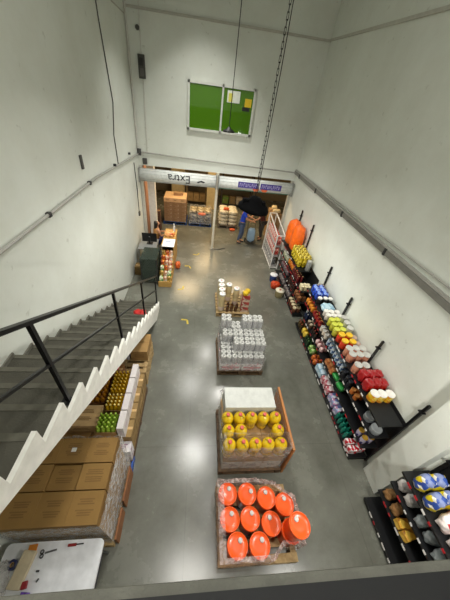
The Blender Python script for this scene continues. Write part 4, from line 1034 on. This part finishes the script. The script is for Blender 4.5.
def person(label, J, shirt, pants, hair_len=.0, sleeve=True, shoes=M('#1d1d1f', .5), loc=(0, 0, 0), rotz=0, hairm=HAIR):
    """J: dict of joint positions in metres, figure facing -y at origin"""
    t = thing('person', label, 'person', loc, rotz)
    V = Vector
    names = ['pelvis', 'waist', 'chest', 'neck', 'head', 'crown']
    vs = [(J['pelvis'], (.13, .1)), (J['waist'], (.115, .09)), (J['chest'], (.14, .1)), (J['neck'], .05), (J['head'], (.075, .09)), (J['crown'], (.07, .08))]
    es = [(0, 1), (1, 2), (2, 3), (3, 4), (4, 5)]
    def add(p, r, frm): vs.append((p, r)); es.append((frm, len(vs)-1)); return len(vs)-1
    hand_at = []
    for s in ('l', 'r'):
        a = add(J['sh_'+s], .055, 2); a = add(J['el_'+s], .04, a); w = add(J['wr_'+s], .028, a)
        d = (V(J['wr_'+s])-V(J['el_'+s])).normalized(); pm = add(V(J['wr_'+s])+d*.06, (.036, .02), w)
        sd = d.cross(V((0, 0, 1))).normalized() if abs(d.z) < .9 else V((1, 0, 0))
        for k in range(4):
            q = sd*(k-1.5)*.02; Lf = (.07, .085, .08, .06)[k]
            f1 = add(V(J['wr_'+s])+d*(.09)+q, .0095, pm); add(V(J['wr_'+s])+d*(.09+Lf*.6)+q+V((0, 0, -.025)), .008, f1)
        th = add(V(J['wr_'+s])+d*.05+sd*.045, .011, pm); add(V(J['wr_'+s])+d*.085+sd*.055+V((0, 0, -.02)), .009, th)
        h = add(J['hip_'+s], .085, 0); kx = add(J['kn_'+s], .056, h); an = add(J['an_'+s], .037, kx)
        fd = J.get('foot', V((0, -1, 0))); add(V(J['an_'+s])+V(fd)*.15+V((0, 0, -.045)), (.035, .025), an)
    skin('body', vs, es, SKIN, t)
    # shirt
    sv = [(V(J['pelvis'])+V((0, 0, -.06)), (.165, .135)), (J['waist'], (.135, .11)), (J['chest'], (.175, .13)), (V(J['chest']).lerp(V(J['neck']), .6), (.07, .06))]
    se = [(0, 1), (1, 2), (2, 3)]
    for s in ('l', 'r'):
        sv.append((J['sh_'+s], .072)); se.append((2, len(sv)-1))
        if sleeve: sv.append((V(J['sh_'+s]).lerp(V(J['el_'+s]), .75), .058)); se.append((len(sv)-2, len(sv)-1))
    skin('shirt', sv, se, shirt, t)
    pv = [(J['pelvis'], (.148, .12))]; pe = []
    for s in ('l', 'r'):
        i = len(pv); pv += [(J['hip_'+s], .1), (J['kn_'+s], .072), (V(J['an_'+s])+V((0, 0, .04)), .056)]; pe += [(0, i), (i, i+1), (i+1, i+2)]
    skin('trousers', pv, pe, pants, t)
    fd = V(J.get('foot', V((0, -1, 0))))
    for s in ('l', 'r'):
        a = V(J['an_'+s]); skin('shoe', [(V((a.x, a.y, .045))-fd*.04, .045), (V((a.x, a.y, .04))+fd*.1, (.045, .038)), (V((a.x, a.y, .035))+fd*.17, (.038, .03))], [(0, 1), (1, 2)], shoes, t, 1)
    hd, cr = V(J['head']), V(J['crown']); up = (cr-hd).normalized(); bk = -V(J.get('face', V((0, -1, 0))))
    hv = [(cr+up*.01+bk*.03, (.095, .095)), (hd+bk*.055+up*.03, (.095, .08))]; he = [(0, 1)]
    if hair_len: hv.append((hd+bk*.09-up*hair_len, (.085, .05))); he.append((1, 2))
    skin('hair', hv, he, hairm, t)
    f = -bk; sd = up.cross(f).normalized()
    b = MB(); b.tube(hd+f*.075+up*.0, hd+f*.105-up*.015, .014, .008); b.build('nose', SKIN, t)
    for q in (-1, 1):
        b = MB(); b.lathe([(0, -.009), (.009, 0), (0, .009)], o=hd+f*.083+up*.035+sd*q*.03, seg=8); b.build('eye', M('#18120e', .3), t)
    b = MB(); b.bar(hd+f*.084-up*.035-sd*.022, hd+f*.084-up*.035+sd*.022, .01); b.build('mouth', M('#8a4a42', .5), t)
    for q in (-1, 1): b = MB(); b.tube(hd+sd*q*.075-up*.02, hd+sd*q*.082+up*.03, .016, .018); b.build('ear', SKIN, t)
    return t
# man in a blue shirt, facing the trolley to the right (+x): figure built facing -y, turned
V = Vector
J = dict(pelvis=V((0, .03, .92)), waist=V((0, .03, 1.08)), chest=V((0, .0, 1.32)), neck=V((0, -.03, 1.5)), head=V((0, -.07, 1.6)), crown=V((0, -.07, 1.69)),
         sh_l=V((.19, 0, 1.4)), sh_r=V((-.19, 0, 1.4)), el_l=V((.24, -.16, 1.16)), el_r=V((-.24, -.16, 1.16)), wr_l=V((.16, -.4, 1.1)), wr_r=V((-.16, -.4, 1.1)),
         hip_l=V((.09, .03, .88)), hip_r=V((-.09, .03, .88)), kn_l=V((.1, -.04, .48)), kn_r=V((-.1, .04, .48)), an_l=V((.1, .02, .09)), an_r=V((-.1, .12, .09)))
person('person in bright blue shirt and jeans standing beyond the doorway', J, M('#1d45c4', .7, bump=.2), M('#4a5a78', .8), loc=(1.86, 10.3, 0), rotz=PI/2-.2)
# shopper bending forward over the trolley
J2 = dict(pelvis=V((0, .12, .88)), waist=V((0, .07, 1.02)), chest=V((0, -.08, 1.22)), neck=V((0, -.2, 1.36)), head=V((0, -.27, 1.43)), crown=V((0, -.3, 1.52)),
          sh_l=V((.18, -.1, 1.28)), sh_r=V((-.18, -.1, 1.28)), el_l=V((.22, -.28, 1.08)), el_r=V((-.22, -.28, 1.08)), wr_l=V((.15, -.48, .98)), wr_r=V((-.15, -.48, .98)),
          hip_l=V((.09, .12, .84)), hip_r=V((-.09, .12, .84)), kn_l=V((.1, .04, .46)), kn_r=V((-.1, .1, .46)), an_l=V((.1, .08, .09)), an_r=V((-.1, .2, .09)))
person('person in dark red top leaning over a trolley beyond the doorway', J2, M('#5a2420', .7), M('#3a3632', .8), loc=(2.72, 10.75, 0), rotz=-PI/2+.35, hair_len=.1, hairm=M('#3a1d14', .5))
# woman sitting by the counter
J3 = dict(pelvis=V((0, .0, .5)), waist=V((0, .0, .66)), chest=V((0, -.02, .87)), neck=V((0, -.03, 1.04)), head=V((0, -.06, 1.13)), crown=V((0, -.06, 1.21)),
          sh_l=V((.165, -.02, .95)), sh_r=V((-.165, -.02, .95)), el_l=V((.22, -.1, .72)), el_r=V((-.22, -.1, .72)), wr_l=V((.12, -.3, .74)), wr_r=V((-.12, -.3, .74)),
          hip_l=V((.09, -.04, .49)), hip_r=V((-.09, -.04, .49)), kn_l=V((.1, -.4, .49)), kn_r=V((-.1, -.4, .49)), an_l=V((.1, -.42, .09)), an_r=V((-.1, -.42, .09)))
person('woman with long black hair in tan sleeveless top sitting behind counter', J3, M('#c08a50', .7), M('#1d2f6a', .8), hair_len=.22, sleeve=False, loc=(-1.56, 9.0, 0), rotz=PI/2+.5)
st = thing('stool', 'dark round stool under the seated woman', 'stool', (-1.56, 9.0, 0))
MB().lathe([(.16, .34), (.17, .36), (.165, .385), (0, .39)], seg=20).build('seat', dark, st)
for k in range(4): a = PI/4+k*PI/2; MB().tube((.16*math.cos(a), .16*math.sin(a), 0), (.11*math.cos(a), .11*math.sin(a), .345), .013).build('leg', M('#55554f', .4, .4), st)
# trolley with a pale blue sack
tr = thing('hand_trolley', 'hand trolley in front of the person in blue shirt', 'trolley', (2.28, 10.3, 0))
for sx in (-1, 1):
    MB().path([(sx*.16, .12, .12), (sx*.16, .12, 1.0), (sx*.16, .2, 1.08)], .014).build('upright_tube', M('#55544e', .4, .4), tr)
    MB().tube((sx*.2-.02, .16, .09), (sx*.2+.02, .16, .09), .09, seg=18).build('wheel', black, tr)
MB().box(-.2, .2, -.2, .12, .1, .12).build('toe_plate', M('#55544e', .4, .4), tr); MB().tube((-.16, .2, 1.08), (.16, .2, 1.08), .014).build('handle', black, tr)
tag(MB().pillow(.34, .27, .62, seed=90, wr=.06).build('blue_sack', M('#8aa6be', .6, bump=.4, bscale=9), loc=(2.28, 10.24, .1205)), 'pale blue sack standing on the hand trolley', 'sack')

# ------------------------------------------------------------------ goods beyond the doorway
for nm, x, lab in (('a', -1.12, 'under the tall carton stack'), ('b', .05, 'under the wrapped bags left of the white post'), ('c', 1.38, 'under the white sacks right of the post')):
    pallet('blue_pallet', f'blue pallet {lab} beyond doorway', (x, 12.2, 0), 1.1 if nm != 'c' else .96, 1.0, mat=M('#1e3f74', .5) if nm != 'c' else M('#5d5448', .7))
zz = .141
BC = PR(['#8f7052', '#97785a', '#8f7052', '#7a5c40', '#b39c82'], 6, .7)
for lay in range(6):
    for i, x in enumerate((-1.45, -1.12, -.79)):
        for j, y in enumerate((11.88, 12.2, 12.52)):
            if lay < 5 and not (j == 0 or i == 2 or i == 0): pass
            carton('carton', .325, .315, .178, 'brown carton in the lower rows of the tall stack beyond doorway' if lay < 5 else f'brown carton on top of tall stack beyond doorway, {["left", "middle", "right"][i]} file, {["near", "middle", "far"][j]} row', 'box', mat=BC if lay < 5 else M('#d8b48c', .7), tape=lay == 5, topmarks=False, seed=400+lay*9+i*3+j, loc=(x, y, zz+lay*.179), group='cartons in the lower rows of the tall stack' if lay < 5 else 'cartons on top of the tall stack')
carton('carton', .4, .3, .12, 'flat brown carton lying on the very top of the tall stack', 'box', mat=BC, tape=True, loc=(-1.0, 12.25, zz+6*.179), seed=9)
GB = PR(['#b7a684', '#8d8266', '#cfc3a8', '#a09273'], 12, .3, .5)
def sackpile(pref, xc, cols, lays, m, grp, w):
    p = bag('x', w, .3, .17, m, 'packed_sack', 'sack', 95, .05); u = []
    for lay in range(lays):
        for i in range(cols):
            for j, y in enumerate((11.88, 12.2, 12.52)):
                x = xc+(i-(cols-1)/2)*w*1.0
                place(p, u, (x, y, zz+lay*.172), 0, f'{pref}, {["bottom", "second", "third", "fourth"][lay]} layer, {["left", "middle", "right"][i] if cols == 3 else ["left", "right"][i]} file, {["near", "middle", "far"][j]} row', grp)
sackpile('dark wrapped bag on middle pallet', .05, 3, 2, PR(['#4a5468', '#6a7284', '#3a4254', '#9a9a92'], 12, .25, .5), 'dark wrapped bags beyond the doorway', .34)
sackpile('white sack on right pallet', 1.38, 2, 4, PR(['#c9c0a8', '#dcd5c2', '#b0a68c'], 8, .35, .4), 'white sacks beyond the doorway', .44)
gp2 = bag('x', .34, .3, .17, GB, 'packed_bag', 'bag', 97, .06); used = []
for i, x in enumerate((-.29, .05, .39)):
    for j, y in enumerate((12.2, 12.52)):
        place(gp2, used, (x, y, zz+.345), 0, f'beige wrapped bag on top of middle pallet, {["left", "middle", "right"][i]} file, {["near", "far"][j]} row', 'beige wrapped bags beyond the doorway')
tag(MB().pillow(.36, .2, .1, seed=98, wr=.1).build('orange_packet', M('#d8602c', .5), loc=(.12, 11.9, zz+.346)), 'orange packet lying on dark bags left of the white post', 'packet')
for k, (x, z) in enumerate(((1.25, zz+4*.172+.0), (1.6, zz+2*.172))):
    tag(MB().pillow(.26, .14, .12, seed=99+k, wr=.1).build('orange_packet', M('#d8602c', .5), loc=(x, 11.5 if k else 11.9, zz+4*.172 if k == 0 else 0), ), 'orange packet on top of the white sacks beyond doorway' if k == 0 else 'orange packet on floor before the white sacks beyond doorway', 'packet')
film('stretch_film', 'clear film round the dark bags beyond the doorway', -.47, .57, 11.7, 12.7, .12, .66, FILM, seed=33, top=True)
# tall shelf racks far back
def rack(label, x0, x1, y, nl, mat, fills, h=2.1):
    t = thing('storage_rack', label, 'rack', ((x0+x1)/2, y, 0)); Lx = (x1-x0)/2
    for sx in (-1, 1):
        for sy in (-1, 1): MB().box(sx*Lx-.03, sx*Lx+.03, sy*.25-.03, sy*.25+.03, 0, h).build('upright', mat, t)
    for k in range(nl):
        z = .2+k*(h-.3)/(nl-1) if nl > 1 else .2
        MB().box(-Lx+.03, Lx-.03, -.27, .27, z-.03, z).build('rack_shelf', mat, t)
    return t, [.2+k*(h-.3)/(nl-1) for k in range(nl)]
t, zs = rack('wooden rack of cartons far behind the middle pallet', -.75, .3, 15.0, 3, M('#77623e', .7), None)
for k, z in enumerate(zs):
    for i in range(3):
        carton('carton', .3, .4, .36, f'dusty carton on far rack, {["bottom", "middle", "top"][k]} shelf, {["left", "middle", "right"][i]} place', 'box', mat=M('#94794f', .8), topmarks=False, tape=True, seed=500+k*3+i, loc=(-.56+.335*i, 14.98, z+.001), group='cartons on the far rack')
t, zs = rack('dark rack far behind the white sacks', 1.2, 2.9, 15.0, 3, M('#3a332a', .7), None)
fc = [M('#55702c', .6), M('#6a5a3c', .7), M('#9a9080', .7), M('#7a3a26', .7), M('#4d4a44', .7)]
for k, z in enumerate(zs):
    for i in range(4):
        carton('carton', .34, .4, .34, f'{["green", "brown", "pale grey", "rust red"][(i+k) % 4]} carton on far dark rack, {["bottom", "middle", "top"][k]} shelf, {["first", "second", "third", "fourth"][i]} from left', 'box', mat=fc[(i+k) % 4], topmarks=False, seed=600+k*4+i, loc=(1.44+.4*i, 14.98, z+.001), group='cartons on the far dark rack')
tag(MB().pillow(.3, .2, .28, seed=120).build('green_bundle', M('#8fc226', .5), loc=(1.35, 13.6, .0), ), 'bright green bundle on floor behind the white sacks', 'bundle')
# stack of brown boxes with pale tops on the right beyond the doorway
for k in range(4):
    for j in range(2):
        carton('carton', .42, .36, .32, f'brown carton right of doorway, {["bottom", "second", "third", "top"][k]} of the {["near", "far"][j]} stack', 'box', mat=M('#a5845c', .8), topmarks=False, tape=True, seed=700+k*2+j, loc=(3.35, 10.85+.45*j, .3205*k+.0), group='cartons right of the doorway')
b_ = bag('x', .34, .24, .14, M('#e6d3a8', .6, bump=.4), 'cream_bag', 'bag', 130)
used = []
for j in range(2): place(b_, used, (3.35, 10.85+.45*j, 1.2825), 1.3*j, f'cream bag on the {["near", "far"][j]} carton stack right of doorway', 'cream bags on the carton stacks')
# posters and goods left beyond the door
for k in range(3): carton('carton', .3, .4, .3, f'dark brown carton behind the white pillar, {["bottom", "middle", "top"][k]} of three', 'box', mat=M('#4a2f24', .8), topmarks=False, seed=800+k, loc=(-1.82, 10.95, .301*k), group='dark cartons behind the pillar')

# ------------------------------------------------------------------ light
P1, P2, PB1, PB2, PT, PB3, P4 = 350, 34, 50, 58, 132, 8, 160
def area(name, loc, size, power, col=(1, 1, 1), rot=(0, 0, 0), shape='SQUARE', sy=None, spread=None):
    l = bpy.data.lights.new(name, 'AREA'); l.energy = power; l.color = col; l.shape = shape; l.size = size
    if sy: l.size_y = sy
    if spread: l.spread = spread
    o = bpy.data.objects.new(name, l); COL.objects.link(o); o.location = loc; o.rotation_euler = rot; return o
def tubefix(label, x, y, z, power, col=(1, .97, .9), L_=1.2):
    t = thing('ceiling_light', label, 'ceiling light', (x, y, z))
    MB().box(-L_/2, L_/2, -.09, .09, .03, .07, .005).build('housing', white, t)
    for s in (-1, 1): MB().tube((-L_/2+.03, s*.045, .012), (L_/2-.03, s*.045, .012), .013).build('tube', EM('#fff6e8', 6), t)
    o = area('tube_light', (x, y, z-.02), L_, power, col, shape='RECTANGLE', sy=.2); return o
pl = bpy.data.lights.new('pendant_light', 'POINT'); pl.energy = P1; pl.color = (1, .97, .91); pl.shadow_soft_size = .1
plo = bpy.data.objects.new('pendant_light', pl); COL.objects.link(plo); plo.location = (LX, LY, LZ+.01)
t = thing('pendant_lamp', 'unseen black pendant lamp added at balcony edge to light near shelving', 'lamp', (2.3, .12, 3.3))  # lamp and shade added out of view to brighten the near right side
MB().lathe([(.03, .16), (.08, .14), (.12, .08), (.25, 0), (.255, -.04), (.245, -.04), (.11, .05), (0, .06)], seg=24).build('lamp_shade', M('#040405', .9, spec=.1), t)
MB().path([(0, 0, .16), (0, 0, 5.2)], .008).build('cord', M('#111111', .6), t)
MB().lathe([(.03, .05), (.035, .01), (0, -.005)], seg=12).build('bulb', EM('#fff4e2', 8), t)
pl = bpy.data.lights.new('added_near_light', 'POINT'); pl.energy = P4; pl.color = (1, .97, .91); pl.shadow_soft_size = .1
plo = bpy.data.objects.new('added_near_light', pl); COL.objects.link(plo); plo.location = (2.3, .12, 3.3-.03)
area('small_pendant_light', (.63, 7.5, 4.29), .12, P2, (1, .97, .90), shape='DISK')
def highbay(label, x, y, z, power, spread):
    t = thing('high_bay_light', label, 'ceiling light', (x, y, z))
    MB().lathe([(.05, .3), (.06, .2), (.28, .02), (.285, 0), (.27, 0), (.05, .17), (0, .17)], seg=24).build('reflector', M('#c9cac8', .3, .6), t)
    MB().lathe([(.045, .14), (.05, .05), (.03, .02), (0, .015)], seg=16).build('bulb', EM('#fff6e8', 6), t)
    MB().tube((0, 0, .3), (0, 0, 8.5-z), .012).build('hanger', dark, t)
    area('high_bay_beam', (x, y, z-.01), .42, power, (1, .98, .93), shape='DISK', spread=math.radians(spread))
highbay('high bay light hanging above the middle of the hall', .2, 4.0, 6.3, PB1, 115)
highbay('ceiling high bay light above the doorway end of the hall', -.05, 8.0, 7.9, PB2, 84)
highbay('high bay light hanging above the right side shelving', 1.0, 2.3, 5.9, PB3, 125)
tubefix('ceiling tube light high above the balcony', .2, .8, 8.4, PT)
tubefix('ceiling tube light beyond left shutter', -.5, 11.3, 3.5, 75, (1, .74, .42))
tubefix('ceiling tube light beyond right shutter', 2.2, 11.5, 3.5, 60, (1, .74, .42))
tubefix('ceiling tube light far at the back', 0.5, 14.0, 3.5, 55, (1, .74, .4))
w = bpy.data.worlds.new('world'); SC.world = w; w.use_nodes = True
w.node_tree.nodes['Background'].inputs[0].default_value = (.6, .62, .65, 1); w.node_tree.nodes['Background'].inputs[1].default_value = .2

# prototypes and stray markers: every placed thing keeps its base on the ground it stands on
bpy.context.view_layer.update()
